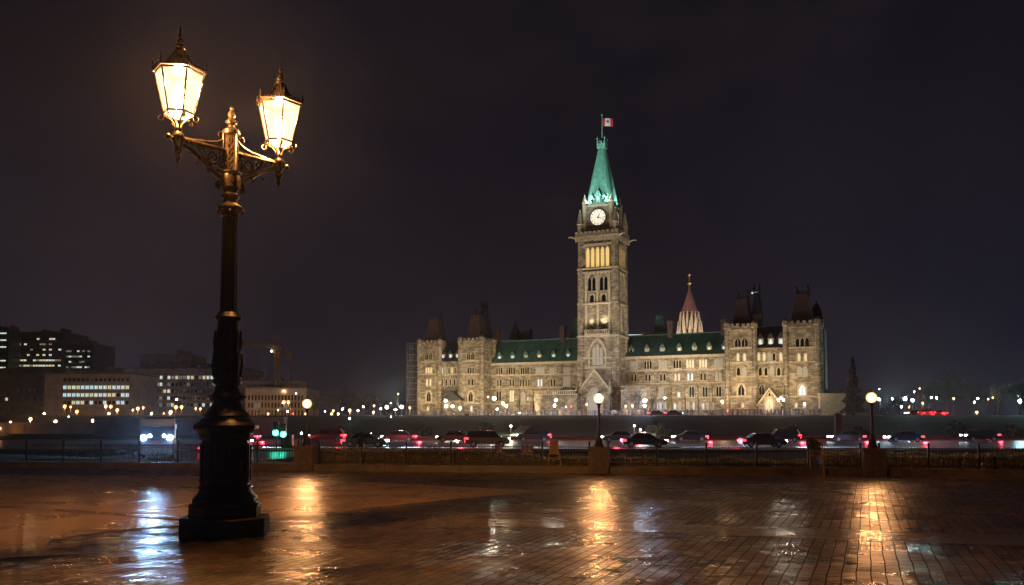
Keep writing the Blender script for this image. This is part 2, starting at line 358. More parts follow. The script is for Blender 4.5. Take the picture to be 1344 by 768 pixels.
# ================================================================== ground
def terrain():
    xs = [-2500, -1200, -600, -300] + [-200 + i * 8 for i in range(51)] + [300, 600, 1200, 2500]
    ys = [-400, -100, -20, 0, 10, 20, 24] + [26 + i * 1.5 for i in range(22)] + [60 + i * 4 for i in range(45)] + [260, 320, 420, 700, 1500, 3500]
    vs = [(x, y, zt(x, y)) for y in ys for x in xs]; n = len(xs)
    fs = [(j * n + i, j * n + i + 1, (j + 1) * n + i + 1, (j + 1) * n + i) for j in range(len(ys) - 1) for i in range(n - 1)]
    mb = MB(); mb.add(vs, fs); o = mb.build('lawn_terrain', M['lawn'], smooth=True); tag(o, kind='structure')
terrain()
def kY(X): return 27.0 - 0.165 * X        # the kerb line runs slightly askew to the picture
mb = MB(); mb.slab([(-70, -12), (70, -12), (70, kY(70)), (-70, kY(-70))], -0.25, 0.0); tag(mb.build('plaza', M['paver']), kind='structure')
def G(px, py):
    d = CAMZ / 1.0; a = (px - CX) / F; b = (CYE - py) / F
    dy = math.cos(PITCH) - b * math.sin(PITCH); dz = math.sin(PITCH) + b * math.cos(PITCH)
    s = -CAMZ / dz; return (a * s, dy * s)
up_edge = [(-70, kY(-70) - 1.3), G(-300, 622), G(330, 626), G(480, 633), G(600, 639), G(700, 643.5), G(730, 645)]
low_edge = [G(690, 647.5), G(640, 651), G(560, 659), G(480, 667.5), G(420, 675), G(350, 681), G(280, 687), G(200, 692), G(150, 697), G(100, 703), G(68, 709), G(58, 716), G(66, 722), G(110, 727), G(-30, 735), G(-300, 742), (-70, 5)]
mb = MB(); mb.slab(list(reversed(up_edge + low_edge)), 0.0005, 0.004); tag(mb.build('paving_concrete', M['slab']), kind='structure')
mb = MB(); mb.slab([G(640, 690), G(900, 700.5), G(1500, 723), G(1500, 708), G(900, 689), G(640, 681)], 0.0005, 0.004); tag(mb.build('paving_band', M['slab_dark']), kind='structure')
mb = MB(); mb.slab([G(-60, 663), G(240, 682), G(252, 679.5), G(-60, 660)], 0.0045, 0.008); tag(mb.build('paving_strip', M['slab_dark']), kind='structure')
# kerb in slanted lengths with joints
mb = MB(); x = -40.0
while x < 40:
    x1 = x + 2.4
    mb.slab([(x, kY(x)), (x1 - 0.012, kY(x1)), (x1 - 0.012, kY(x1) + 0.42), (x, kY(x) + 0.42)], -0.1, 0.21)
    x = x1
tag(mb.build('kerb', M['kerb']), kind='structure')
def sheet(name, m, rect_fn, n, off, kind='structure'):
    vs = []; fs = []
    for i in range(n + 1):
        (xa, xb, y) = rect_fn(i / n)
        for k in range(9):
            X = xa + (xb - xa) * k / 8; vs.append((X, y, zt(X, y) + off))
    for i in range(n):
        for k in range(8): fs.append((i * 9 + k, i * 9 + k + 1, (i + 1) * 9 + k + 1, (i + 1) * 9 + k))
    mb = MB(); mb.add(vs, fs); return tag(mb.build(name, m, smooth=True), kind=kind)
mb = MB(); mb.box(-400, 400, 80, 126, ZR - 0.5, ZR + 0.03); tag(mb.build('road', M['asphalt']), kind='structure')
mb = MB(); mb.box(-400, 400, 126.0, 129.5, ZR - 0.4, ZR + 0.16); mb.box(-400, 400, 76.5, 80.0, ZR - 0.4, ZR + 0.16); tag(mb.build('pavement', M['terrace']), kind='structure')
mb = MB()
for yy in (93.5, 109.0):
    x = -220
    while x < 220: mb.box(x, x + 3, yy, yy + 0.15, ZR + 0.031, ZR + 0.035); x += 9
for yy in (101.0, 101.4): mb.box(-380, 380, yy, yy + 0.14, ZR + 0.031, ZR + 0.035)
tag(mb.build('road_markings', M['marking']), kind='structure')
def px_x(px, Y): return (px - CX) / F * Y
sheet('side_road', M['asphalt'], lambda t: (-30, -16, 49 + 31 * t), 14, 0.03)
sheet('forecourt_path', M['path'], lambda t: (px_x(668 + 20 * t, 131 + 92 * t), px_x(862 - 10 * t, 131 + 92 * t), 131 + 92 * t), 24, 0.03)
sheet('ramp_path', M['ramp'], lambda t: (px_x(660 + 22 * t, 131 + 40 * t), px_x(672 + 26 * t, 131 + 40 * t), 131 + 40 * t), 14, 0.05)
sheet('ramp_path', M['ramp'], lambda t: (px_x(836 + 14 * t, 131 + 40 * t), px_x(858 + 6 * t, 131 + 40 * t), 131 + 40 * t), 14, 0.05)
sheet('terrace_pavement', M['terrace'], lambda t: (-95, 125, 219 + 38 * t), 10, 0.03)

# ================================================================== parliament: local frame u (along), v (deep), z (above terrace)
TH = R(24); P0 = Vector((px_x(786, 270), 270, ZT))
def loc2w(u, v): return (P0.x + u * math.cos(TH) + v * math.sin(TH), P0.y - u * math.sin(TH) + v * math.cos(TH))
def U(px, v=0.0, py=500):
    b = (CYE - py) / F; dy = math.cos(PITCH) - b * math.sin(PITCH); t = (px - CX) / F / dy
    # P0.x + u c + v s = t (P0.y - u s + v c)
    c, s = math.cos(TH), math.sin(TH)
    return (t * (P0.y + v * c) - P0.x - v * s) / (c + t * s)
def Z(px, py, v=0.0):
    u = U(px, v, py); X, Y = loc2w(u, v); return pos(px, py, Y).z - ZT

def arch(x, w, z0, h, pointed=True, k=0.55, n=4):
    """outline of a lancet: bottom-left start, counter-clockwise seen from the front"""
    hw = w / 2; rise = min(h * 0.45, w * (0.85 if pointed else 0.5)); zs = z0 + h - rise
    pts = [(x - hw, z0), (x + hw, z0)]
    for i in range(n + 1):
        t = i / n
        if pointed: a = (x + hw * (1 - t), zs + rise * math.sin(t * PI / 2) ** 0.9 if False else zs + rise * (1 - (1 - t) ** 1.7))
        else: a = (x + hw * math.cos(t * PI / 2), zs + rise * math.sin(t * PI / 2))
        pts.append(a)
    for i in range(1, n + 1):
        t = 1 - i / n
        if pointed: a = (x - hw * (1 - t), zs + rise * (1 - (1 - t) ** 1.7))
        else: a = (x - hw * math.cos(t * PI / 2), zs + rise * math.sin(t * PI / 2))
        pts.append(a)
    return pts
def grow(pts, x, d, z0):
    out_ = []
    zc = z0 + 0.5
    for (a, b) in pts:
        vx = a - x; sx = 1 if vx > 1e-6 else (-1 if vx < -1e-6 else 0)
        out_.append((a + sx * d, b + (d if b > zc else -d)))
    return out_
wrnd = random.Random(5)
def window(par, px, py0, py1, wpx, v, m='pane', n=1, pointed=True, gap=0.25, fr=0.22, trim='trim', proud=0.22, label=None, u=None, side=None):
    if m == 'pane' and wrnd.random() < .16: m = wrnd.choice(['lit_dim', 'lit_warm', 'lit_dim', 'lit_cool'])
    """n lancets side by side centred on image column px between rows py0 (top) and py1 (bottom) on the plane v"""
    u = U(px, v, (py0 + py1) / 2) if u is None else u
    W = wpx / 3.9; z1 = Z(px, py0, v); z0 = Z(px, py1, v); lw = (W - gap * (n - 1)) / n
    fb = MB(); pb = MB()
    for i in range(n):
        x = u - W / 2 + lw / 2 + i * (lw + gap)
        a = arch(x, lw, z0, z1 - z0, pointed)
        pb.prism(a, v - 0.03, v + 0.02)
        fb.ring(a, grow(a, x, fr * (0.5 if n > 1 else 1), z0), v - proud, v + 0.02)
        if lw > 1.1: fb.box(x - 0.06, x + 0.06, v - 0.12, v - 0.04, z0, z1 - 0.3)
    fb.box(u - W / 2 - 0.25, u + W / 2 + 0.25, v - proud - 0.12, v + 0.02, z0 - 0.35, z0 - 0.12)
    o = fb.build('window', M[trim], par, label=label); pb.build('pane', M[m], o)
    return o

def wall_block(name, par, u0, u1, v0, v1, z1, m='stone', courses=(), butt=None, label=None):
    mb = MB(); mb.box(u0, u1, v0, v1, -3, z1)
    o = mb.build(name, M[m], par, label=label)
    for zc in courses:
        tb = MB(); tb.box(u0 - 0.22, u1 + 0.22, v0 - 0.22, v1 + 0.22, zc - 0.2, zc + 0.2); tb.build('string_course', M['trim'], o)
    return o
def buttress(mb, u, v, w, d, z1, z0=-3):
    mb.box(u - w / 2, u + w / 2, v - d, v + 0.05, z0, z1 * 0.55)
    mb.box(u - w / 2 + 0.1, u + w / 2 - 0.1, v - d * 0.65, v + 0.05, z1 * 0.55, z1 - 1.2)
    mb.prism([(u - w / 2 + .1, z1 - 1.2), (u + w / 2 - .1, z1 - 1.2), (u, z1)], v - d * 0.65, v + .05)
def pinnacle(mb, u, v, z0, h, r):
    mb.lathe([(r, 0), (r, h * 0.42), (r * 1.25, h * 0.44), (r * 1.1, h * 0.5), (r * 0.25, h * 0.93), (r * 0.4, h * 0.95), (r * 0.05, h)], 8, (u, v, z0), ph=PI / 8)
def crenel(mb, u0, u1, v0, v1, z, h=1.2, step=1.6, w=0.85):
    t = 0.35
    mb.box(u0, u1, v0, v0 + t, z, z + h * .5); mb.box(u0, u1, v1 - t, v1, z, z + h * .5)
    mb.box(u0, u0 + t, v0 + t, v1 - t, z, z + h * .5); mb.box(u1 - t, u1, v0 + t, v1 - t, z, z + h * .5)
    n = max(1, int((u1 - u0) / step))
    for i in range(n + 1):
        x = u0 + (u1 - u0 - w) * i / n
        mb.box(x, x + w, v0 + .003, v0 + t - .003, z + h * .5, z + h); mb.box(x, x + w, v1 - t + .003, v1 - .003, z + h * .5, z + h)
    n = max(1, int((v1 - v0) / step))
    for i in range(1, n):
        y = v0 + (v1 - v0 - w) * i / n
        mb.box(u1 - t + .003, u1 - .003, y, y + w, z + h * .5, z + h); mb.box(u0 + .003, u0 + t - .003, y, y + w, z + h * .5, z + h)
def pyr_roof(par, u0, u1, v0, v1, z0, z1, top=0.45, m='slate', fin=True, name='roof', label=None):
    mb = MB(); cu, cv = (u0 + u1) / 2, (v0 + v1) / 2; hu, hv = (u1 - u0) / 2, (v1 - v0) / 2
    H = z1 - z0; lv = [(1, 0), (0.86, H * .22), (0.70, H * .5), (top + .06, H * .85), (top, H)]
    for (a, h0), (b_, h1) in zip(lv, lv[1:]):
        vs = [(cu - hu * a, cv - hv * a, z0 + h0), (cu + hu * a, cv - hv * a, z0 + h0), (cu + hu * a, cv + hv * a, z0 + h0), (cu - hu * a, cv + hv * a, z0 + h0),
              (cu - hu * b_, cv - hv * b_, z0 + h1), (cu + hu * b_, cv - hv * b_, z0 + h1), (cu + hu * b_, cv + hv * b_, z0 + h1), (cu - hu * b_, cv + hv * b_, z0 + h1)]
        mb.add(vs, [(0, 1, 5, 4), (1, 2, 6, 5), (2, 3, 7, 6), (3, 0, 4, 7)])
    mb.box(cu - hu * top, cu + hu * top, cv - hv * top, cv + hv * top, z1 - .02, z1 + .25)
    o = mb.build(name, M[m], par, label=label)
    if fin:
        fb = MB(); fb.box(cu - hu * top, cu + hu * top, cv - hv * top, cv + hv * top, z1 + .25, z1 + .32)
        for su in (-1, 1):
            for sv in (-1, 1):
                fb.lathe([(0.26, 0), (0.2, 1.2), (0.4, 1.5), (0.16, 1.8), (0.03, 3.2)], 6, (cu + su * hu * top * .92, cv + sv * hv * top * .92, z1 + .2))
        for sv in (-1, 1): fb.box(cu - hu * top * .9, cu + hu * top * .9, cv + sv * hv * top * .92 - .05, cv + sv * hv * top * .92 + .05, z1 + .9, z1 + 1.15)
        fb.build('iron_cresting', M['black'], o)
    return o
def dormer(par, u, v, z, w=1.6, h=2.4, d=3.0, m='lit_cool', roof='copper', mat_wall='trim'):
    mb = MB(); mb.box(u - w / 2, u + w / 2, v, v + d, z, z + h)
    o = mb.build('dormer', M[mat_wall], par)
    r = MB(); r.prism([(u - w / 2 - .25, z + h), (u + w / 2 + .25, z + h), (u, z + h + w * 1.15)], v - .25, v + d)
    r.build('dormer_roof', M[roof], o)
    pb = MB(); pb.prism(arch(u, w * .62, z + .3, h * .8), v - .06, v + .02); pb.build('pane', M[m], o)
    return o

VW = 4.0      # facade plane of the long wings
VP = -3.0     # facade plane of the end pavilions
def half(label, cat, spec):
    root = thing('parliament_building', label, cat, P0, -TH)
    return root

# ---------------- western half
west = thing('parliament_building', 'floodlit stone wing and pavilion with brown roofs left of the clock tower', 'building', P0, -TH)
ea = Z(700, 475.5, VW); uL, uR = U(640, VW), U(759, VW)
sc1, sc2, sc3 = Z(700, 492, VW), Z(700, 509.5, VW), Z(700, 530, VW)
wl = wall_block('wing_wall', west, uL, uR, VW, VW + 18, ea, courses=(sc1, sc3))
tb = MB(); tb.box(uL, uR, VW - .55, VW, ea - .7, ea + .05); tb.box(uL, uR, VW - .3, VW, sc2 - .12, sc2 + .12); tb.build('cornice', M['trim'], west)
def long_roof(par, u0, u1, v0, v1, z0, z1, m='copper', inset=6.5):
    mb = MB(); a = v0 - .4; b_ = v1 + .4
    vs = [(u0, a, z0), (u1, a, z0), (u1, a + inset, z1), (u0, a + inset, z1), (u0, b_ - inset, z1), (u1, b_ - inset, z1), (u0, b_, z0), (u1, b_, z0)]
    mb.add(vs, [(0, 1, 2, 3), (3, 2, 5, 4), (4, 5, 7, 6), (0, 3, 4, 6), (1, 7, 5, 2), (0, 6, 7, 1)])
    n = int((u1 - u0) / .9)
    for i in range(n):
        x = u0 + (u1 - u0) * (i + .5) / n
        mb.tube([(x, a + .05, z0 + .04), (x, a + inset, z1 + .04)], .045, 4)
    mb.box(u0, u1, a + inset - .15, a + inset + .15, z1 - .02, z1 + .35)
    return mb.build('roof', M[m], par)
zr = Z(700, 447, VW + 6)
long_roof(west, uL - 2, uR, VW, VW + 18, ea + .06, zr)
for i, px in enumerate((656, 673, 690.5, 708, 727, 746)):
    u = U(px, VW + 1.2); dormer(west, u, VW + 1.0, ea + .6, 1.35, 1.9, 3.2, ('lit_cool', 'lit_cool', 'lit_dim', 'lit_warm', 'lit_cool', 'lit_cool')[i])
for i, px in enumerate((655.5, 672, 689, 709, 726, 744)):
    window(west, px, 482, 491, 8.5 if i not in (2, 3) else 11, VW, 'pane' if i in (0, 1, 2) else 'lit_dim', 3 if i not in (2, 3) else 4)
    if i != 5: window(west, px, 497.5, 507, 6.2 if i != 2 else 13, VW, 'pane', 2 if i != 2 else 4, gap=.5)
window(west, 744, 494, 511, 9, VW, 'lit_dim', 3); window(west, 655, 513, 526, 6, VW, 'pane', 2); window(west, 672, 512, 527, 6, VW, 'pane', 2, gap=.15)
window(west, 687, 515, 527, 4, VW, 'lit_dim'); window(west, 728, 514, 524, 5, VW, 'pane', 2); window(west, 711, 516, 526, 6, VW, 'pane', 2)
for k, px in enumerate((693, 697, 701, 740)): window(west, px, 521.5, 525.5, 1.5, VW, 'lit_cool', pointed=False)
bb = MB()
for px in (664, 681, 699, 717.5, 735.5, 754): buttress(bb, U(px, VW), VW, 1.0, 1.0, sc2)
bb.build('buttress', M['stone'], west)
cb = MB()
for px, pyt in ((653, 430), (739, 428)): 
    u = U(px, VW + 6); z1 = Z(px, pyt, VW + 6); cb.box(u - .8, u + .8, VW + 5.2, VW + 6.8, zr - 2, z1); cb.box(u - 1, u + 1, VW + 5, VW + 7, z1 - .8, z1 - .3)
cb.build('chimney', M['slate'], west)
# west pavilion
def pav_tower(par, pxa, pxb, v0, d, py_par, py_roof, top, m_roof='slate', rows=()):
    u0, u1 = U(pxa, v0), U(pxb, v0); zc = Z((pxa + pxb) / 2, py_par, v0)
    o = wall_block('tower_wall', par, u0, u1, v0, v0 + d, zc, courses=rows)
    tb = MB(); tb.box(u0 - .45, u1 + .45, v0 - .45, v0 + d + .45, zc - .5, zc + .1); crenel(tb, u0 - .3, u1 + .3, v0 - .3, v0 + d + .3, zc + .1, 1.5)
    for su in (u0, u1):
        for sv in (v0, v0 + d): tb.lathe([(.85, -zc - 2), (.75, -9), (.75, 0), (1.0, .3), (.95, 1.6), (.6, 2.0), (.05, 2.6)], 8, (su, sv, zc), ph=PI / 8)
    tb.build('parapet', M['stone'], o)
    z1 = Z((pxa + pxb) / 2, py_roof, v0 + d / 2)
    pyr_roof(par, u0 + .9, u1 - .9, v0 + .9, v0 + d - .9, zc + .2, z1, top, m_roof)
    return zc
wr = (Z(563, 491.5, VP), Z(563, 475, VP), Z(563, 529, VP))
pav_tower(west, 550, 577, VP, 9.0, 453, 421, 0.5, rows=wr)
pav_tower(west, 604, 632.5, VP, 9.0, 450, 416, 0.5, rows=(Z(618, 491.5, VP), Z(618, 474, VP), Z(618, 529.5, VP)))
u0, u1 = U(576, VP + 1.2), U(605, VP + 1.2); zm = Z(590, 474.5, VP + 1.2)
wall_block('pavilion_wall', west, u0, u1, VP + 1.2, VP + 12, zm, courses=(Z(590, 491.5, VP), Z(590, 529, VP)))
wall_block('return_wall', west, U(606, VP + 3), uL + .6, VP + 8.5, VW + 17.9, ea + 1.6, courses=(sc1, sc3))
long_roof(west, u0 + .9, u1 - .9, VP + 1.2, VP + 12, zm + .02, Z(590, 449, VP + 5), 'slate_dark', 4)
for px in (582, 592, 601): dormer(west, U(px, VP + 2), VP + 1.6, zm + .5, 1.3, 2.0, 2.5, 'lit_cool', 'slate_dark')
for px, nn_ in ((563, 2), (618, 2)):
    window(west, px, 462, 472, 11, VP, 'pane', nn_, pointed=True)
    window(west, px, 482, 490, 9.5, VP, 'pane', 3); window(west, px, 497, 506, 7.5, VP, 'pane', 2, gap=.6)
    window(west, px, 514, 527, 6, VP, 'pane', 1, fr=.5)
for px in (581, 585, 590, 594, 598, 602): window(west, px - .4, 482, 490, 1.9, VP + 1.2)
for px in (581, 586.3, 591.6, 597, 602): window(west, px - .3, 497, 506, 2.3, VP + 1.2)
window(west, 562, 534, 539, 3, VP, 'lit_warm'); window(west, 619, 533, 540, 3, VP, 'lit_cool')
# side windows of the inner pavilion tower
# porch gable
ug = U(594, VP - 2); zg0, zg1 = Z(594, 526, VP - 2), Z(594, 513, VP - 2)
gb = MB(); gb.box(ug - 3.2, ug + 3.2, VP - 2.5, VP + 1.3, -3, zg0 - .01); gb.build('porch_wall', M['stone'], west)
gb = MB(); gb.prism([(ug - 3.9, zg0), (ug + 3.9, zg0), (ug, zg1)], VP - 3, VP + 1.2); gb.build('porch_roof', M['slate_dark'], west)
# tall rear turret and distant small roofs
u = U(636, VP + 11); zb = Z(636, 441, VP + 11)
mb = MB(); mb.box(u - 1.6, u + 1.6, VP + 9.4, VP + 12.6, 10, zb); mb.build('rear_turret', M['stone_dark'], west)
pyr_roof(west, u - 2.0, u + 2.0, VP + 9, VP + 13, zb, Z(636, 406, VP + 11), .4, 'slate_dark')
for (pa, pb, pt, top) in ((667, 680, 424, .15), (681, 696, 433, .7)):
    v = VW + 14; ua, ub = U(pa, v), U(pb, v); pyr_roof(west, ua, ub, v, v + 4, Z(pa, 446, v) - 1, Z(pa, pt, v), top, 'slate_dark', fin=False)
v = VW + 10; pyr_roof(west, U(746, v), U(766, v), v, v + 6, Z(750, 446, v), Z(750, 418, v), .5, 'copper', fin=False)

# ---------------- eastern half
east = thing('parliament_building', 'floodlit stone wing and pavilion with lit dormers right of the clock tower', 'building', P0, -TH)
eL, eR = U(818, VW), U(957, VW); eae = Z(890, 466.5, VW)
s1, s2, s3 = Z(890, 485.5, VW), Z(890, 503, VW), Z(890, 522, VW)
wall_block('wing_wall', east, eL, eR, VW, VW + 18, eae, courses=(s1, s3))
tb = MB(); tb.box(eL, eR, VW - .55, VW, eae - .7, eae + .05); tb.box(eL, eR, VW - .3, VW, s2 - .12, s2 + .12); tb.build('cornice', M['trim'], east)
zr2 = Z(890, 439, VW + 6); long_roof(east, eL, eR + 2, VW, VW + 18, eae + .06, zr2)
for i, px in enumerate((829, 849.5, 870, 892, 912, 931.5, 951)):
    dormer(east, U(px, VW + 1.2), VW + 1.0, eae + .6, 1.35, 1.9, 3.2, ('pane', 'lit_dim', 'lit_dim', 'lit_warm', 'lit_dim', 'lit_warm', 'lit_cool')[i])
for i, px in enumerate((832, 850.6, 870, 889, 906, 923, 943)):
    window(east, px, 474 + (832 - px) * .025, 484.5 + (832 - px) * .025, 9, VW, ('lit_dim', 'pane', 'lit_dim', 'pane', 'lit_warm', 'lit_warm', 'lit_dim')[i], 3)
    window(east, px, 491 + (832 - px) * .015, 500.5 + (832 - px) * .015, 6.4, VW, 'lit_warm' if i == 3 else 'pane', 2, gap=.5, label='brightly lit warm window' if i == 3 else None)
for px in (908, 925.5, 943.5): window(east, px, 507, 521, 5.5, VW, 'pane', 2, gap=.15)
for px in (850, 868): window(east, px, 508, 521, 5.5, VW, 'lit_dim', 2, gap=.15)
window(east, 891, 515, 521, 3, VW, 'lit_cool', pointed=False)
for px in (862, 867, 873, 880, 886, 892, 897, 903, 911, 923, 929, 935): window(east, px, 528 + random.random() * 2, 537, 2.4, VW, random.choice(['lit_blue', 'lit_cool', 'lit_blue', 'lit_dim']), pointed=False)
bb = MB()
for px in (841, 860, 880, 897.5, 914.5, 933): buttress(bb, U(px, VW), VW, 1.0, 1.0, s2)
bb.build('buttress', M['stone'], east)
cb = MB()
for px, pyt in ((880.5, 421), (951, 419)):
    u = U(px, VW + 6); z1 = Z(px, pyt, VW + 6); cb.box(u - .8, u + .8, VW + 5.2, VW + 6.8, zr2 - 2, z1); cb.box(u - 1, u + 1, VW + 5, VW + 7, z1 - .8, z1 - .3)
cb.build('chimney', M['slate'], east)
v = VW + 10; cb = MB(); cb.box(U(842, v), U(877, v), v, v + 5, zr2 - 3, Z(860, 436, v)); cb.build('roof_base', M['trim'], east)
pyr_roof(east, U(857, v), U(873, v), v + .2, v + 4.5, Z(860, 436, v), Z(865, 414, v), .55, 'copper', fin=False)
for k in range(9):
    px = 823 + k * 2.4; mb = MB(); mb.ball((U(px, v), v - .5, Z(px, 440.5, v)), .38, 6, 4); mb.build('roof_lamp', M['lit_cool'], east)
pr = (Z(973, 475.5, VP), Z(973, 457, VP), Z(973, 520.5, VP))
pav_tower(east, 955, 991, VP, 9.5, 432, 395, 0.5, rows=pr)
pav_tower(east, 1032, 1074, VP, 9.5, 428, 388.5, 0.5, rows=(Z(1053, 475, VP), Z(1053, 456, VP), Z(1053, 520.5, VP)))
u0, u1 = U(990, VP + 1.2), U(1033, VP + 1.2); zm = Z(1012, 456.5, VP + 1.2)
wall_block('pavilion_wall', east, u0, u1, VP + 1.2, VP + 14, zm, courses=(Z(1012, 475.5, VP), Z(1012, 520.5, VP)))
long_roof(east, u0 + 1.1, u1 - 1.1, VP + 1.2, VP + 13, zm + .02, Z(1012, 429, VP + 5), 'slate_dark', 4.5)
for px in (999, 1012.5, 1026): dormer(east, U(px, VP + 2), VP + 1.6, zm + .5, 1.5, 2.2, 2.5, 'lit_cool', 'slate_dark')
for k, px in enumerate((973, 1053)):
    window(east, px, 443.5, 455, 14, VP, 'pane', 3 if k else 2)
    for s_ in (-4.3, 4.3): window(east, px + s_, 464, 474, 2.6, VP, 'lit_warm')
    for s_ in (-3.6, 3.6): window(east, px + s_, 482, 493, 3.6, VP, 'pane' if k == 0 else 'lit_dim')
    window(east, px, 505, 519, 6.5, VP, 'pane' if k == 0 else 'lit_cool', fr=.5)
for k, px in enumerate((996, 1003, 1010, 1016, 1025)): window(east, px, 463, 473.5, 2.7, VP + 1.2, ('lit_warm', 'lit_warm', 'lit_dim', 'pane', 'lit_warm')[k])
for px in (998, 1005.5, 1013, 1022, 1029): window(east, px, 482, 493, 3.2, VP + 1.2)
window(east, 1000, 505, 518, 5.5, VP + 1.2); window(east, 1030, 507, 519, 3, VP + 1.2, 'pane')
for px in (975, 1045, 1056): window(east, px, 529, 535, 2.4, VP, 'lit_warm' if px != 1056 else 'lit_cool')
ug = U(1010, VP - 2); zg0, zg1 = Z(1010, 531, VP - 2), Z(1010, 509, VP - 2); hw = 13.5 / 4.35
gb = MB(); gb.box(ug - hw, ug + hw, VP - 2.5, VP + 1.3, -3, zg0 - .01); gb.prism([(ug - hw, zg0), (ug + hw, zg0), (ug, zg1 - .6)], VP - 2.5, VP + 1.1); gb.build('porch_wall', M['stone'], east)
gb = MB()
for s_ in (-1, 1): gb.prism([(ug, zg1), (ug, zg1 - .55), (ug + s_ * (hw + .4), zg0 - .6), (ug + s_ * (hw + .4), zg0)][::(-1 if s_ > 0 else 1)], VP - 2.9, VP + 1.0)
gb.build('porch_coping', M['trim'], east)
o = window(east, 1010, 523, 540, 8, VP - 2.5, 'lit_warm', fr=.45); o.name = 'doorway'
window(east, 1010, 515.5, 520, 2.2, VP - 2.5, 'pane')
# rear towers
def rear_tower(par, px0, px1, v, pyw, pyr, top, m='stone_dark', rm='slate_dark', z0=8):
    u0, u1 = U(px0, v), U(px1, v); zw = Z((px0 + px1) / 2, pyw, v)
    mb = MB(); mb.box(u0, u1, v, v + (u1 - u0), z0, zw); mb.box(u0 - .3, u1 + .3, v - .3, v + (u1 - u0) + .3, zw - 1.2, zw - .5)
    for a in (.3, .7): mb.box(u0 + (u1 - u0) * a - .3, u0 + (u1 - u0) * a + .3, v - .15, v, zw - 7, zw - 2)
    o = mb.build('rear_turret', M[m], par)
    pyr_roof(par, u0, u1, v, v + (u1 - u0), zw, Z((px0 + px1) / 2, pyr, v + 2), top, rm, fin=top > .3)
rear_tower(east, 987, 1001, VP + 18, 412, 386, .5)
rear_tower(east, 1065, 1081, VP + 12, 415, 394, .06, z0=-3)
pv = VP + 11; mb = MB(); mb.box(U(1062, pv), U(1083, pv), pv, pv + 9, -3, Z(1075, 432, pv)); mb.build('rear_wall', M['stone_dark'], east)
for px in (989, 993, 997): mb = MB(); mb.ball((U(px, VP + 20), VP + 20, Z(px, 384.5, VP + 20)), .35, 6, 4); mb.build('roof_lamp', M['lit_cool'], east)

# ---------------- the clock tower
ct = thing('clock_tower', 'tall stone clock tower with lit dial, amber belfry and green spire', 'clock tower', P0, -TH)
VT = -4.0; tL, tR = U(759.5, VT), U(810.5, VT); tw = tR - tL; tc_ = (tL + tR) / 2; TD = tw * .86
def tz(py, v=VT): return Z(785, py, v)
zA, zB = tz(440), tz(311)
mb = MB(); mb.box(tL, tR, VT, VT + TD, -3, zA); mb.box(tL + .5, tR - .5, VT + .5, VT + TD - .5, zA, zB); shaft = mb.build('shaft', M['stone'], ct)
# corner buttresses
cb = MB()
for su in (0, 1):
    for sv in (0, 1):
        uu = tL + .9 if su == 0 else tR - .9; vv = VT + .9 if sv == 0 else VT + TD - .9
        for (za, zb_, r) in ((-3, tz(470), 1.6), (tz(470), tz(398), 1.45), (tz(398), tz(352), 1.35), (tz(352), zB, 1.25)):
            cb.lathe([(r, za), (r, zb_ - .4), (r - .15, zb_)], 8, (uu, vv, 0), ph=PI / 8)
cb.build('corner_buttress', M['stone'], ct)
for py, ov in ((352, .35), (398, .3), (441, .45), (470, .3), (483, .3), (516, .4), (357, .2)):
    z = tz(py); tb = MB(); tb.box(tL - ov, tR + ov, VT - ov, VT + TD + ov, z - .25, z + .25); tb.build('string_course', M['trim'], ct)
# belfry openings with amber light
def face(fn):   # run fn for front and right-hand side
    for s_ in (0, 1):
        A = MB()
        if s_ == 1: A.M = Matrix.Translation((tR, VT, 0)) @ Matrix.Rotation(R(90), 4, 'Z') @ Matrix.Translation((-tL - (tw - TD) / 2, -VT, 0))
        yield s_, A
W5 = tw * .60
bel = MB(); belp = MB()
za, zb = tz(350), tz(324)
for s_, _ in face(None):
    Mx = Matrix.Identity(4) if s_ == 0 else Matrix.Translation((tR, VT, 0)) @ Matrix.Rotation(R(90), 4, 'Z') @ Matrix.Translation((-tL - (tw - TD) / 2, -VT, 0))
    bel.M = Mx; belp.M = Mx
    n = 5; Wf = W5 if s_ == 0 else W5 * .85; lw = (Wf - .45 * (n - 1)) / n
    v0 = VT + .5
    for i in range(n):
        x = tc_ - Wf / 2 + lw / 2 + i * (lw + .45); a = arch(x, lw, za, zb - za, True)
        belp.prism(a, v0 - .04, v0 + .01); bel.ring(a, grow(a, x, .18, za), v0 - .45, v0 + .01)
    bel.prism([(tc_ - Wf / 2 - .8, zb + .4), (tc_ + Wf / 2 + .8, zb + .4), (tc_ + Wf / 2 + .8, zb + 1.2), (tc_ - Wf / 2 - .8, zb + 1.2)], v0 - .5, v0)
bb_ = bel.build('belfry_opening', M['trim'], ct); belp.build('belfry_glow', M['amber'], bb_)
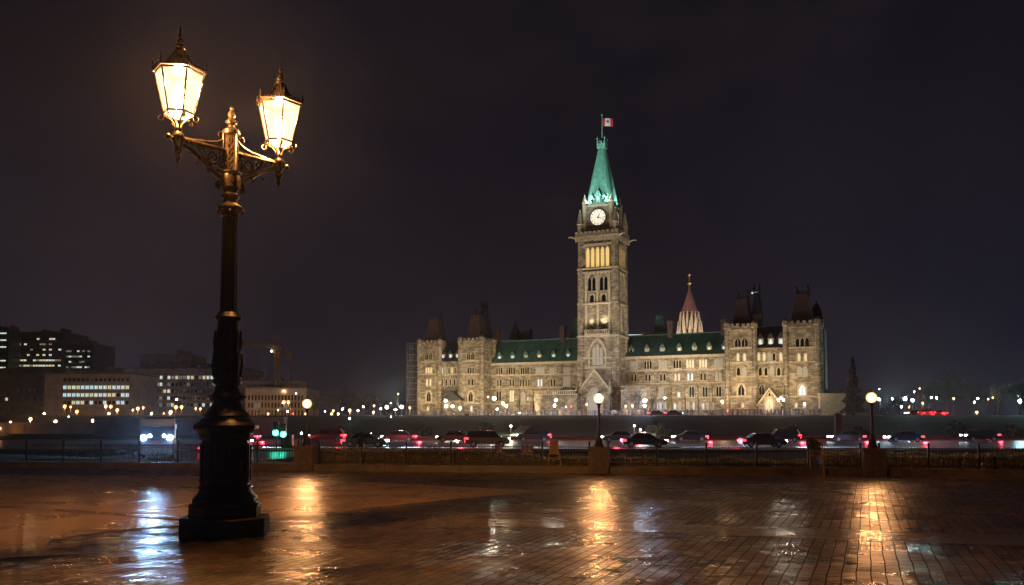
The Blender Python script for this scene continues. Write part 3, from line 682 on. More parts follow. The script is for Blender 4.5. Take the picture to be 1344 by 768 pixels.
def tower_windows(pys, m, n, wf, ptd, name='window', fr=.3):
    for s_ in (0, 1):
        Mx = Matrix.Identity(4) if s_ == 0 else Matrix.Translation((tR, VT, 0)) @ Matrix.Rotation(R(90), 4, 'Z') @ Matrix.Translation((-tL - (tw - TD) / 2, -VT, 0))
        for sx in (-1, 1):
            fb = MB(); pb = MB(); fb.M = Mx; pb.M = Mx; v0 = VT + .5
            c = tc_ + sx * tw * .155; W_ = tw * wf * (1 if s_ == 0 else .8); lw = (W_ - .3 * (n - 1)) / n; z0, z1 = tz(pys[1]), tz(pys[0])
            big = arch(c, W_ + .5, z0 - .2, (z1 - z0) + (1.6 if n > 1 else .4), ptd); fb.ring(big, grow(big, c, .3, z0), v0 - .5, v0 + .01)
            for i in range(n):
                x = c - W_ / 2 + lw / 2 + i * (lw + .3); a = arch(x, lw, z0, z1 - z0, ptd); pb.prism(a, v0 - .04, v0 + .01); fb.ring(a, grow(a, x, .12, z0), v0 - .3, v0 + .01)
            o = fb.build(name, M['trim'], ct); pb.build('pane', M[m], o)
tower_windows((363, 381), 'pane', 2, .2, True)
tower_windows((386.5, 396), 'pane', 1, .1, False)
# recessed tall panels with pilasters
pb = MB()
for x in (-.30, 0, .30): pb.box(tc_ + x * tw - .35, tc_ + x * tw + .35, VT - .05, VT + .52, zA, tz(358))
pb.box(tR - .55, tR - .04, VT + TD * .5 - .35, VT + TD * .5 + .35, zA, tz(358)); pb.build('pilaster', M['trim'], ct)
# balcony with plants
bl = MB(); zb_ = tz(438); bl.box(tL + 2.2, tR - 2.2, VT - 1.1, VT + .4, zb_ - .5, zb_); 
for i in range(14): bl.box(tL + 2.3 + i * (tw - 4.9) / 13, tL + 2.55 + i * (tw - 4.9) / 13, VT - 1.05, VT - .85, zb_, zb_ + 1.0)
bl.box(tL + 2.2, tR - 2.2, VT - 1.1, VT - .8, zb_ + 1.0, zb_ + 1.2); bl.build('balcony', M['trim'], ct)
sv = MB()
for cx_ in (-.17, .17):
    for k in range(150):
        p = Vector((tc_ + cx_ * tw + random.gauss(0, .8), VT - .5 + random.gauss(0, .2), zb_ + 1.4 + random.gauss(0, .6)))
        d1 = Vector((random.gauss(0, 1), random.gauss(0, 1), random.gauss(0, 1))).normalized() * .28; d2 = Vector((random.gauss(0, 1), random.gauss(0, 1), random.gauss(0, 1))).normalized() * .2
        sv.add([p - d1, p + d2, p + d1, p - d2], [(0, 1, 2, 3)])
sv.build('balcony_shrubbery', M['leaf'], ct)
# great west window and portal
fb = MB(); pb = MB(); zw0, zw1 = tz(479), tz(452); Ww = tw * .26
big = arch(tc_, Ww + 1.6, zw0 - .4, zw1 - zw0 + 1.6); fb.ring(big, grow(big, tc_, .5, zw0), VT - .5, VT + .01)
for i in range(3):
    lw = (Ww - .5) / 3; x = tc_ - Ww / 2 + lw / 2 + i * (lw + .25); a = arch(x, lw, zw0, (zw1 - zw0) * (1 if i == 1 else .84)); pb.prism(a, VT - .04, VT + .01); fb.ring(a, grow(a, x, .1, zw0), VT - .3, VT + .01)
o = fb.build('arched_window', M['trim'], ct); pb.build('pane', M['lit_dim'], o)
fb = MB(); zp0, zp1 = tz(513), tz(487); hp = tw * .37
fb.box(tc_ - hp, tc_ + hp, VT - 3, VT, -3, zp0 - .01); fb.prism([(tc_ - hp, zp0), (tc_ + hp, zp0), (tc_, zp1)], VT - 3, VT); po = fb.build('portal', M['stone'], ct)
fb = MB()
for s_ in (-1, 1):
    fb.prism([(tc_, zp1 + .6), (tc_, zp1 - .3), (tc_ + s_ * (hp + .5), zp0 - .7), (tc_ + s_ * (hp + .5), zp0 + .2)][::(-1 if s_ > 0 else 1)], VT - 3.4, VT)
    pinnacle(fb, tc_ + s_ * hp, VT - 2.6, zp0 - 1, 4.5, .5)
fb.build('portal_coping', M['trim'], po)
fb = MB(); a = arch(tc_, 4.0, -.2, zp0 + .5); fb.ring(a, grow(a, tc_, .6, -.2), VT - 3.4, VT - 2.99); fb.build('portal_arch', M['trim'], po)
fb = MB(); fb.prism(a, VT - 3.03, VT - 2.98); fb.build('door', M['lit_dim'], po)
# cornice, gargoyles, clock stage
cz = zB; tb = MB(); tb.box(tL - .9, tR + .9, VT - .9, VT + TD + .9, cz, cz + .6); tb.box(tL - .5, tR + .5, VT - .5, VT + TD + .5, cz - .7, cz)
for i in range(15):
    x = tL - .5 + (tw + 1) * i / 14; tb.box(x - .18, x + .18, VT - .88, VT - .5, cz - 1.2, cz - .01)
    y = VT + (TD) * i / 14; tb.box(tR + .5, tR + .88, y - .18, y + .18, cz - 1.2, cz - .01)
crenel(tb, tL - .7, tR + .7, VT - .7, VT + TD + .7, cz + .6, 1.3, 1.5); tb.build('cornice', M['trim'], ct)
for su, sv_ in ((-1, -1), (1, -1), (-1, 1), (1, 1)):
    g = MB(); c0 = Vector((tL if su < 0 else tR, VT if sv_ < 0 else VT + TD, cz + .1)); d = Vector((su, sv_ * .25, .08)).normalized()
    g.tube([c0, c0 + d * 1.2, c0 + d * 2.2 + Vector((0, 0, .25)), c0 + d * 3.0 + Vector((0, 0, .05))], .42, 6, .2); g.build('gargoyle', M['trim'], ct)
cwf = tw * .70; cL, cR = tc_ - cwf / 2, tc_ + cwf / 2; v0 = VT + (TD - cwf) / 2 ; cD = cwf
zc0, zc1 = cz + .6, tz(268.5, v0)
mb = MB(); mb.box(cL, cR, v0, v0 + cD, zc0, zc1); cs = mb.build('clock_stage', M['stone'], ct)
tb = MB(); tb.box(cL - .35, cR + .35, v0 - .35, v0 + cD + .35, zc1 - .5, zc1); tb.box(cL - .2, cR + .2, v0 - .2, v0 + cD + .2, tz(300, v0) - .15, tz(300, v0) + .15)
for su in (cL, cR):
    for sv_ in (v0, v0 + cD): tb.lathe([(.75, 0), (.75, zc1 - zc0 + .5), (.9, zc1 - zc0 + .8), (.35, zc1 - zc0 + 2.4), (.05, zc1 - zc0 + 3.6)], 8, (su, sv_, zc0), ph=PI / 8)
tb.build('stage_trim', M['trim'], cs)
for su in (tL + .5, tR - .5):
    for sv_ in (VT + .5, VT + TD - .5): pn = MB(); pinnacle(pn, su, sv_, zc0, tz(272) - zc0, .95); pn.build('pinnacle', M['trim'], ct)
zcl = tz(285.5, v0); rc = 2.45
for s_ in (0, 1):
    Mx = Matrix.Identity(4) if s_ == 0 else Matrix.Translation((cR, v0, 0)) @ Matrix.Rotation(R(90), 4, 'Z') @ Matrix.Translation((-cL, -v0, 0))
    d = MB(); d.M = Mx; n = 36
    d.prism([(tc_ + rc * math.cos(2 * PI * i / n), zcl + rc * math.sin(2 * PI * i / n)) for i in range(n)], v0 - .22, v0 + .01); dial = d.build('clock_dial', M['clock'], ct)
    d = MB(); d.M = Mx
    inn = [(tc_ + rc * math.cos(2 * PI * i / n), zcl + rc * math.sin(2 * PI * i / n)) for i in range(n)]; ou = [(tc_ + (rc + .35) * math.cos(2 * PI * i / n), zcl + (rc + .35) * math.sin(2 * PI * i / n)) for i in range(n)]
    d.ring(inn, ou, v0 - .4, v0 + .01)
    for k in range(12):
        a = 2 * PI * k / 12; c = Vector((tc_ + rc * .84 * math.cos(a), 0, zcl + rc * .84 * math.sin(a))); t1 = Vector((math.cos(a), 0, math.sin(a))) * .28; t2 = Vector((-math.sin(a), 0, math.cos(a))) * .09
        d.prism([((c - t1 - t2).x, (c - t1 - t2).z), ((c + t1 - t2).x, (c + t1 - t2).z), ((c + t1 + t2).x, (c + t1 + t2).z), ((c - t1 + t2).x, (c - t1 + t2).z)], v0 - .27, v0 - .225)
    d.build('dial_ring', M['stone_dark'], dial)
    for nm, ang, ln, wd in (('hour_hand', R(62), 1.35, .17), ('minute_hand', R(-18), 2.0, .12)):
        d = MB(); d.M = Mx; t1 = Vector((math.cos(ang), math.sin(ang))); t2 = Vector((-t1.y, t1.x)) * wd; c = Vector((tc_, zcl))
        P_ = [c - t1 * .3 - t2, c + t1 * ln - t2 * .4, c + t1 * ln + t2 * .4, c - t1 * .3 + t2]; d.prism([tuple(p) for p in P_], v0 - .34, v0 - .29); d.build(nm, M['black'], dial)
# spire
sz0, sz1 = zc1, tz(193, v0 + cD / 2); hb = cwf / 2 * 1.0; ht = .95; cv = v0 + cD / 2
sp = MB(); lv = [(1.04, 0), (1.0, .02), (.84, .2), (.66, .43), (.46, .68), (.26, .93), (.22, 1)]
prev = None
for a, b_ in lv:
    r = hb * a; z = sz0 + (sz1 - sz0) * b_; ch = r * .22
    ringv = [(tc_ - r + ch, cv - r, z), (tc_ + r - ch, cv - r, z), (tc_ + r, cv - r + ch, z), (tc_ + r, cv + r - ch, z), (tc_ + r - ch, cv + r, z), (tc_ - r + ch, cv + r, z), (tc_ - r, cv + r - ch, z), (tc_ - r, cv - r + ch, z)]
    if prev: sp.add(prev + ringv, [(i, (i + 1) % 8, 8 + (i + 1) % 8, 8 + i) for i in range(8)])
    prev = ringv
for k in range(-3, 4):      # standing seams
    for ax in (0, 1):
        if ax == 0: pts = [(tc_ + hb * a * k / 4.2, cv - hb * a - .02, sz0 + (sz1 - sz0) * b_) for a, b_ in lv[1:]]
        else: pts = [(tc_ + hb * a + .02, cv + hb * a * k / 4.2, sz0 + (sz1 - sz0) * b_) for a, b_ in lv[1:]]
        sp.tube(pts, .09, 4)
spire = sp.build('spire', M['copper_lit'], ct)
cr = MB(); crenel(cr, tc_ - 1.25, tc_ + 1.25, cv - 1.25, cv + 1.25, sz1 - .1, 1.6, .9, .45); cr.box(tc_ - 1.3, tc_ + 1.3, cv - 1.3, cv + 1.3, sz1 - .8, sz1 - .1)
for a in (-1.2, 1.2):
    for b_ in (-1.2, 1.2): cr.lathe([(.2, 0), (.15, 2.0), (.3, 2.2), (.03, 3.0)], 6, (tc_ + a, cv + b_, sz1))
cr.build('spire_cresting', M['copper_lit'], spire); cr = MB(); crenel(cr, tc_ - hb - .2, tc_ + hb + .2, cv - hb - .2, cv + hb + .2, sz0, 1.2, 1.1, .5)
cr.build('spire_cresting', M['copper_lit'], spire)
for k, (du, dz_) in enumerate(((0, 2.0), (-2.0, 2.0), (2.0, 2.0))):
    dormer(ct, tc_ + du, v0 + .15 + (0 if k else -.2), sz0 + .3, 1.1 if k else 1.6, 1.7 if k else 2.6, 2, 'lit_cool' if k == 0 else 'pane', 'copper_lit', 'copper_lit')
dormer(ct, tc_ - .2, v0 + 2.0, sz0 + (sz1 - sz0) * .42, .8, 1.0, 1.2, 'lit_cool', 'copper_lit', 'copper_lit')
fp = MB(); zf = tz(153, cv); fp.lathe([(.2, 0), (.16, (zf - sz1) * .6), (.1, zf - sz1), (.3, zf - sz1 + .1), (.3, zf - sz1 + .5), (.02, zf - sz1 + .7)], 8, (tc_, cv, sz1)); fp.build('flagpole', M['copper_lit'], ct)
# the flag flies from the pole: red, white with a red leaf, red
fl = thing('flag', 'red and white flag with red maple leaf flying atop the clock tower', 'flag', tuple(Vector((*loc2w(tc_, cv), 0)) + Vector((0, 0, ZT + zf - 3.2))), R(-12))
def flagstrip(name, x0, x1, m):
    mb = MB(); vs = []; n = 6
    for i in range(n + 1):
        x = x0 + (x1 - x0) * i / n; y = .22 * math.sin(x * 2.6)
        for z in (0, 2.5): vs += [(x, y - .015, z - x * .12), (x, y + .015, z - x * .12)]
    for i in range(n): 
        a = i * 4; mb.f += [(a, a + 4, a + 6, a + 2), (a + 1, a + 3, a + 7, a + 5)]; mb.m += [0, 0]
    mb.v = vs; return mb.build(name, m, fl, smooth=True)
M['fred'] = mat('flag_red', (0.65, 0.03, 0.04), 0.8, noise=.1, nscale=2); M['fwhite'] = mat('flag_white', (0.8, 0.8, 0.8), 0.8, noise=.05, nscale=2)
flagstrip('red_band', .15, .95, M['fred']); flagstrip('white_band', .95, 2.6, M['fwhite']); flagstrip('red_band', 2.6, 3.4, M['fred'])
leaf = [(0, -.85), (.05, -.35), (.5, -.42), (.42, -.25), (.85, .08), (.7, .15), (.78, .42), (.5, .36), (.42, .5), (.2, .28), (.28, .8), (.12, .7), (0, 1)]
leaf = leaf + [(-x, z) for x, z in reversed(leaf[1:-1])]
mb = MB(); mb.prism([(1.78 + x * .62, 1.05 + z * .62) for x, z in leaf], -.3, -.27); mb.build('maple_leaf', M['fred'], fl)

# library lantern behind
lb = thing('library_spire', 'round pinnacled library roof with pinkish cone and gilt finial behind the wing', 'spire', P0, -TH)
vL = VW + 42; ul = U(906, vL); zl0, zl1, zl2, zl3 = Z(906, 445, vL), Z(906, 407, vL), Z(906, 381, vL), Z(906, 356, vL)
rb = (U(919.5, vL) - ul) * 1.06
mb = MB(); mb.lathe([(rb * 1.15, 0), (rb * 1.15, zl0 - 1), (rb * .86, zl0), (rb * .60, zl1)], 16, (ul, vL, 0)); mb.build('drum', M['stone'], lb)
mb = MB()
for rr, zz_, n, h in ((rb * 1.08, zl0 - 2, 14, 8.2), (rb * .84, zl0 + 3.2, 14, 6.4)):
    for i in range(n):
        a = 2 * PI * i / n + (PI / 16 if rr < rb * .9 else 0); pinnacle(mb, ul + rr * math.cos(a), vL + rr * math.sin(a), zz_, h, .55)
mb.build('pinnacle', M['trim'], lb)
mb = MB(); mb.lathe([(rb * .80, zl1 - .8), (rb * .66, zl1 + .6), (rb * .38, zl1 + (zl2 - zl1) * .55), (rb * .12, zl2)], 16, (ul, vL, 0)); mb.build('cone_roof', M['pink'], lb)
mb = MB(); mb.lathe([(.35, zl2 - .3), (.3, zl2 + 1.8), (.9, zl2 + 2.4), (.25, zl2 + 3), (.2, zl3 - 1.8), (.7, zl3 - 1.3), (.15, zl3 - .7), (.03, zl3)], 8, (ul, vL, 0)); mb.build('finial', mat('gilt', (.7, .42, .14), .4, .7), lb)

# stone terrace walls flanking the tower
for nm, a, b_, lab in (('terrace_wall', 702, 757, 'pale stone terrace wall left of the tower portal'), ('terrace_wall', 815, 848, 'pale stone terrace wall right of the tower portal')):
    t = thing(nm, lab, 'terrace wall', P0, -TH); v = VT - 6; ua, ub = U(a, v), U(b_, v); zt_ = Z(a, 519 if a < 800 else 513, v)
    mb = MB(); mb.box(ua, ub, v, v + 3, -3, zt_); mb.build('wall', M['stone'], t)
    mb = MB(); mb.box(ua - .2, ub + .2, v - .2, v + .3, zt_, zt_ + .25); mb.box(ua - .2, ub + .2, v - .15, v + .2, zt_ + 1.2, zt_ + 1.4)
    for i in range(int((ub - ua) / .6)): x = ua + .2 + i * .6; mb.box(x, x + .2, v - .08, v + .12, zt_ + .25, zt_ + 1.2)
    mb.build('balustrade', M['trim'], t)
cp = thing('canopy_tent', 'dark arched stage canopy on the terrace beside the tower', 'canopy', P0, -TH)
v = VT - 4.5; mb = MB(); ua, ub = U(733, v), U(753, v); zc_ = Z(743, 519, v); um = (ua + ub) / 2; hw = (ub - ua) / 2
mb.prism([(ua, zc_), (ub, zc_)] + [(um + hw * math.cos(PI * i / 10), zc_ + .6 + 2.0 * math.sin(PI * i / 10)) for i in range(11)], v, v + 3.2); mb.build('roof', M['black'], cp)
for x in (ua + .1, ub - .1): 
    for y in (v + .1, v + 3.1): mb = MB(); mb.box(x - .08, x + .08, y - .08, y + .08, -.1, zc_); mb.build('leg', M['black'], cp)

# scaffold
sc = thing('scaffold_tower', 'grey steel scaffold tower against the left end of the building', 'scaffold', P0, -TH)
v = VP + 2; ua, ub = U(534, v), U(547.5, v); ztop = Z(540, 450, v); n = 13
mb = MB()
for i in range(4):
    x = ua + (ub - ua) * i / 3
    for y in (v, v + 1.6, v + 3.2): mb.tube([(x, y, -.3), (x, y, ztop)], .07, 5)
mb.build('upright', M['steel'], sc)
mb = MB()
for k in range(n + 1):
    z = ztop * k / n
    for y in (v, v + 3.2): mb.tube([(ua, y, z), (ub, y, z)], .06, 4)
    if k % 1 == 0: mb.box(ua, ub, v + .2, v + 2.6, z - .06, z - .01)
    for i in range(3):
        xa, xb = ua + (ub - ua) * i / 3, ua + (ub - ua) * (i + 1) / 3
        if k < n: mb.tube([(xa, v, z), (xb, v, z + ztop / n)] if (i + k) % 2 else [(xb, v, z), (xa, v, z + ztop / n)], .045, 4)
mb.build('deck', M['steel'], sc)

# ------------------------------------------------------------------ floodlights
FL = []
def flood(i, label, u, v, tgt, power, col=(1.0, .77, .41), ang=95, z=.4, zb=None, group='floodlights along the terrace'):
    X, Y = loc2w(u, v)
    t = thing('floodlight', label, 'floodlight', (X, Y, ZT + (zb or 0)), -TH, group)
    if zb is None:
        mb = MB(); mb.box(-.05, .05, -.05, .05, 0, z); mb.build('stand', M['black'], t)
    mb = MB(); mb.box(-.35, .35, -.12, .12, z - .2, z + .2); mb.build('housing', M['black'], t)
    lamp('SPOT', 'flood_light', t, (0, .3, z + .35), power, col, .35, target=(tgt[0] - u, tgt[1] - v, tgt[2] - (zb or 0)), spot=R(ang), blend=1.0)
for k, px in enumerate((552, 575, 606, 632, 660, 690, 722, 748, 838, 870, 900, 930, 962, 990, 1022, 1052)):
    pav = px < 640 or px > 955; v = VP - 13 if pav else (VW - 20 if px not in (722, 748, 838) else VT - 1.6)
    flood(k, 'small black floodlight on the terrace aimed at the stone facade', U(px, v), v, (U(px, VW), VW if not pav else VP, 15.0), K_FLOOD * (.85 if pav else (1.25 if px not in (722, 748, 838) else .22)))
for su in (-.75, .75): flood(20, 'small black floodlight on the terrace aimed at the clock tower', tc_ + su * tw * 1.4, VT - 24, (tc_ + su * 2, VT, 26), K_FLOOD * 1.6, (1, .84, .6), 60)
for su in (-1, 1): flood(21, 'small black floodlight on the terrace aimed at the tower shaft', tc_ + su * 12, VT - 34, (tc_, VT, 55), K_FLOOD * 3.6, (1, .84, .60), 44)
flood(22, 'small black floodlight on the terrace aimed at the tower side', tR + 30, VT - 12, (tR, VT + 5, 45), K_FLOOD * 3.0, (1, .86, .64), 70)
for sx in (-.16, .16):   # balcony uplights wash the recessed panels
    flood(23, 'small uplight on the tower balcony', tc_ + sx * tw, VT - .95, (tc_ + sx * tw, VT + .5, zb_ + 9), 1100, (1, .86, .62), 120, z=2.3, zb=zb_ + .02, group='uplights on the tower balcony')
for k, (uu_, vv_) in enumerate(((tc_ - 3.2, v0 - 1.3), (tc_ + 3.2, v0 - 1.3), (cR + 1.3, cv))):   # spire lights on brackets
    flood(24, 'small uplight on a bracket at the foot of the green spire', uu_, vv_, (tc_ + (uu_ - tc_) * .25, cv + (vv_ - cv) * .25, sz0 + 16), 3200, (.80, 1.0, .93), 110, z=.3, zb=sz0 - .4, group='uplights at the foot of the spire')
flood(26, 'floodlight on the wing roof aimed at the library pinnacles', ul - 9, vL - 16, (ul, vL, zl1), 18000, (1, .78, .6), 70, z=.5, zb=zl0 - 6)
flood(27, 'added fill floodlight aimed at the right side of the library pinnacles', ul + 10, vL - 12, (ul, vL, zl1), 14000, (1, .74, .6), 70, z=.5, zb=zl0 - 6)  # extra light added to brighten the dark right half of the library roof
Xs, Ys = loc2w(tc_, VT - 70)
tf = thing('floodlight', 'small black floodlight on the lawn aimed at the green spire', 'floodlight', (Xs - 8, Ys, zt(Xs - 8, Ys)), 0)
mb = MB(); mb.box(-.05, .05, -.05, .05, 0, .4); mb.build('stand', M['black'], tf); mb = MB(); mb.box(-.35, .35, -.12, .12, .2, .6); mb.build('housing', M['black'], tf)
X2, Y2 = loc2w(tc_, cv); lamp('SPOT', 'flood_light', tf, (0, .4, .9), 500000, (.80, 1.0, .93), .4, target=(X2 - Xs + 8, Y2 - Ys, ZT + sz0 + 14 - zt(Xs, Ys)), spot=R(13), blend=.8)

# ================================================================== the foreground lamp
LX, LY = px_x(298, 12.0), 12.0
lp = thing('street_lamp', 'tall ornate dark iron lamp post with two glowing hexagonal lanterns', 'street lamp', (LX, LY, 0))
def z_of(y): return CAMZ + (556 - y) / 95.8
R8 = 1 / math.cos(PI / 8)
mb = MB(); mb.lathe([(.60, 0), (.60, .23), (.585, .245)], 8, ph=PI / 8 + .12); mb.build('plinth', M['plinth'], lp)
mb = MB(); S = 1.0
prof = [(.48, .245), (.48, .38), (.49, .39), (.47, .42), (.43, .44), (.44, .47), (.43, .50), (.37, .56), (.345, .61), (.365, .63), (.36, .65), (.335, .67), (.320, 1.27), (.34, 1.29), (.345, 1.31), (.36, 1.34), (.36, 1.37), (.39, 1.40), (.435, 1.43), (.44, 1.48), (.41, 1.50), (.36, 1.53), (.33, 1.57)]
mb.lathe(prof, 8, ph=PI / 8 + .12)
for k in range(8):
    a = .12 + PI / 4 * k; Rm = Matrix.Rotation(a, 4, 'Z'); mb.M = Rm     # raised panel frames with a boss on every face
    for (x0, x1, z0, z1) in ((-.105, .105, .70, .725), (-.105, .105, 1.21, 1.235), (-.105, -.082, .725, 1.21), (.082, .105, .725, 1.21)):
        mb.box(.290, .325, x0, x1, z0, z1)
    mb.ball((.305, 0, .97), .04, 8, 6); mb.tube([(.312, 0, .78), (.318, .035, .84), (.318, -.03, .90)], .013, 5); mb.tube([(.305, 0, 1.16), (.312, .035, 1.10), (.312, -.03, 1.04)], .013, 5)
mb.M = Matrix.Identity(4)
mb.build('base', M['iron_base'], lp, smooth=True)
prof = [(.33, 1.565), (.30, 1.58), (.31, 1.61), (.25, 1.68), (.20, 1.76), (.185, 1.80), (.22, 1.82), (.235, 1.85), (.22, 1.89), (.185, 1.92), (.165, 1.98), (.16, 2.02), (.19, 2.05), (.19, 2.09), (.17, 2.13), (.175, 2.2), (.195, 2.32), (.195, 2.42), (.18, 2.55), (.155, 2.72), (.14, 2.86), (.14, 2.90), (.17, 2.93), (.185, 2.96), (.15, 3.0), (.125, 3.03)]
mb = MB(); mb.lathe(prof, 24)
for k in range(12):   # acanthus leaves on the swelling
    a = 2 * PI * k / 12; ca, sa = math.cos(a), math.sin(a)
    for (rz, r0) in (((2.14, 2.30, 2.44), .19), ((2.46, 2.62, 2.76), .172)):
        mb.tube([(ca * r0 * .95, sa * r0 * .95, rz[0]), (ca * (r0 + .012), sa * (r0 + .012), rz[1]), (ca * (r0 - .002), sa * (r0 - .002), rz[2]), (ca * (r0 + .012), sa * (r0 + .012), rz[2] + .015)], .024, 5, .008)
    mb.ball((ca * .24, sa * .24, 1.87), .02, 6, 4)
mb.build('swelling', M['iron_base'], lp, smooth=True)
mb = MB(); mb.lathe([(.118, 3.02), (.098, 4.36)], 24, flute=.09)
mb.build('shaft', M['iron_base'], lp)
mb = MB(); mb.lathe([(.10, 4.35), (.125, 4.37), (.12, 4.40), (.15, 4.43), (.185, 4.46), (.185, 4.485), (.13, 4.52), (.095, 4.55), (.09, 4.60), (.115, 4.62), (.12, 4.66), (.09, 4.69), (.095, 4.72), (.13, 4.76), (.135, 4.90), (.125, 4.94), (.145, 4.96), (.145, 4.985), (.10, 5.0)], 20)
for k in range(10):
    a = 2 * PI * k / 10; mb.ball((.17 * math.cos(a), .17 * math.sin(a), 4.42), .018, 6, 4)
mb.build('collar', M['iron'], lp, smooth=True)
AR = math.atan2(12.57 - 11.4, (-3.32) - (-4.34))   # direction of the arms in plan
mb = MB(); mb.M = Matrix.Rotation(AR * .2, 4, 'Z')
mb.box(-.085, .085, -.085, .085, 4.98, 5.50)
for sx in (-1, 1):
    for sy in (-1, 1): mb.tube([(sx * .088, sy * .088, 4.98), (sx * .088, sy * .088, 5.5)], .014, 6)
for q in range(4):
    mb.M = Matrix.Rotation(AR * .2 + q * PI / 2, 4, 'Z')
    for k in range(5):
        z = 5.05 + k * .09; n = 10
        mb.tube([(.03 * math.cos(2 * PI * i / n) * (1 if k % 2 else .7), -.09, z + .035 * math.sin(2 * PI * i / n)) for i in range(n + 1)], .008, 5)
mb.build('panel_box', M['iron'], lp)
mb = MB(); mb.lathe([(.10, 5.49), (.125, 5.51), (.12, 5.56), (.09, 5.59), (.055, 5.61), (.045, 5.64), (.07, 5.66), (.075, 5.70), (.05, 5.73), (.04, 5.75), (.055, 5.78), (.045, 5.82), (.02, 5.86), (.03, 5.88), (.005, 5.92)], 16)
for k in range(8): a = 2 * PI * k / 8; mb.ball((.07 * math.cos(a), .07 * math.sin(a), 5.69), .018, 6, 4); mb.ball((.045 * math.cos(a), .045 * math.sin(a), 5.79), .014, 6, 4)
mb.build('finial', M['iron'], lp, smooth=True)
def spiral(cx_, cz_, r0, r1, a0, turns, n=26):
    return [(cx_ + (r0 + (r1 - r0) * i / n) * math.cos(a0 + turns * 2 * PI * i / n), 0, cz_ + (r0 + (r1 - r0) * i / n) * math.sin(a0 + turns * 2 * PI * i / n)) for i in range(n + 1)]
def bez(p0, p1, p2, p3, n=14):
    r = []
    for i in range(n + 1):
        t = i / n; s = 1 - t
        r.append(tuple(s ** 3 * a + 3 * s * s * t * b + 3 * s * t * t * c + t ** 3 * d for a, b, c, d in zip(p0, p1, p2, p3)))
    return r
ARM = .777
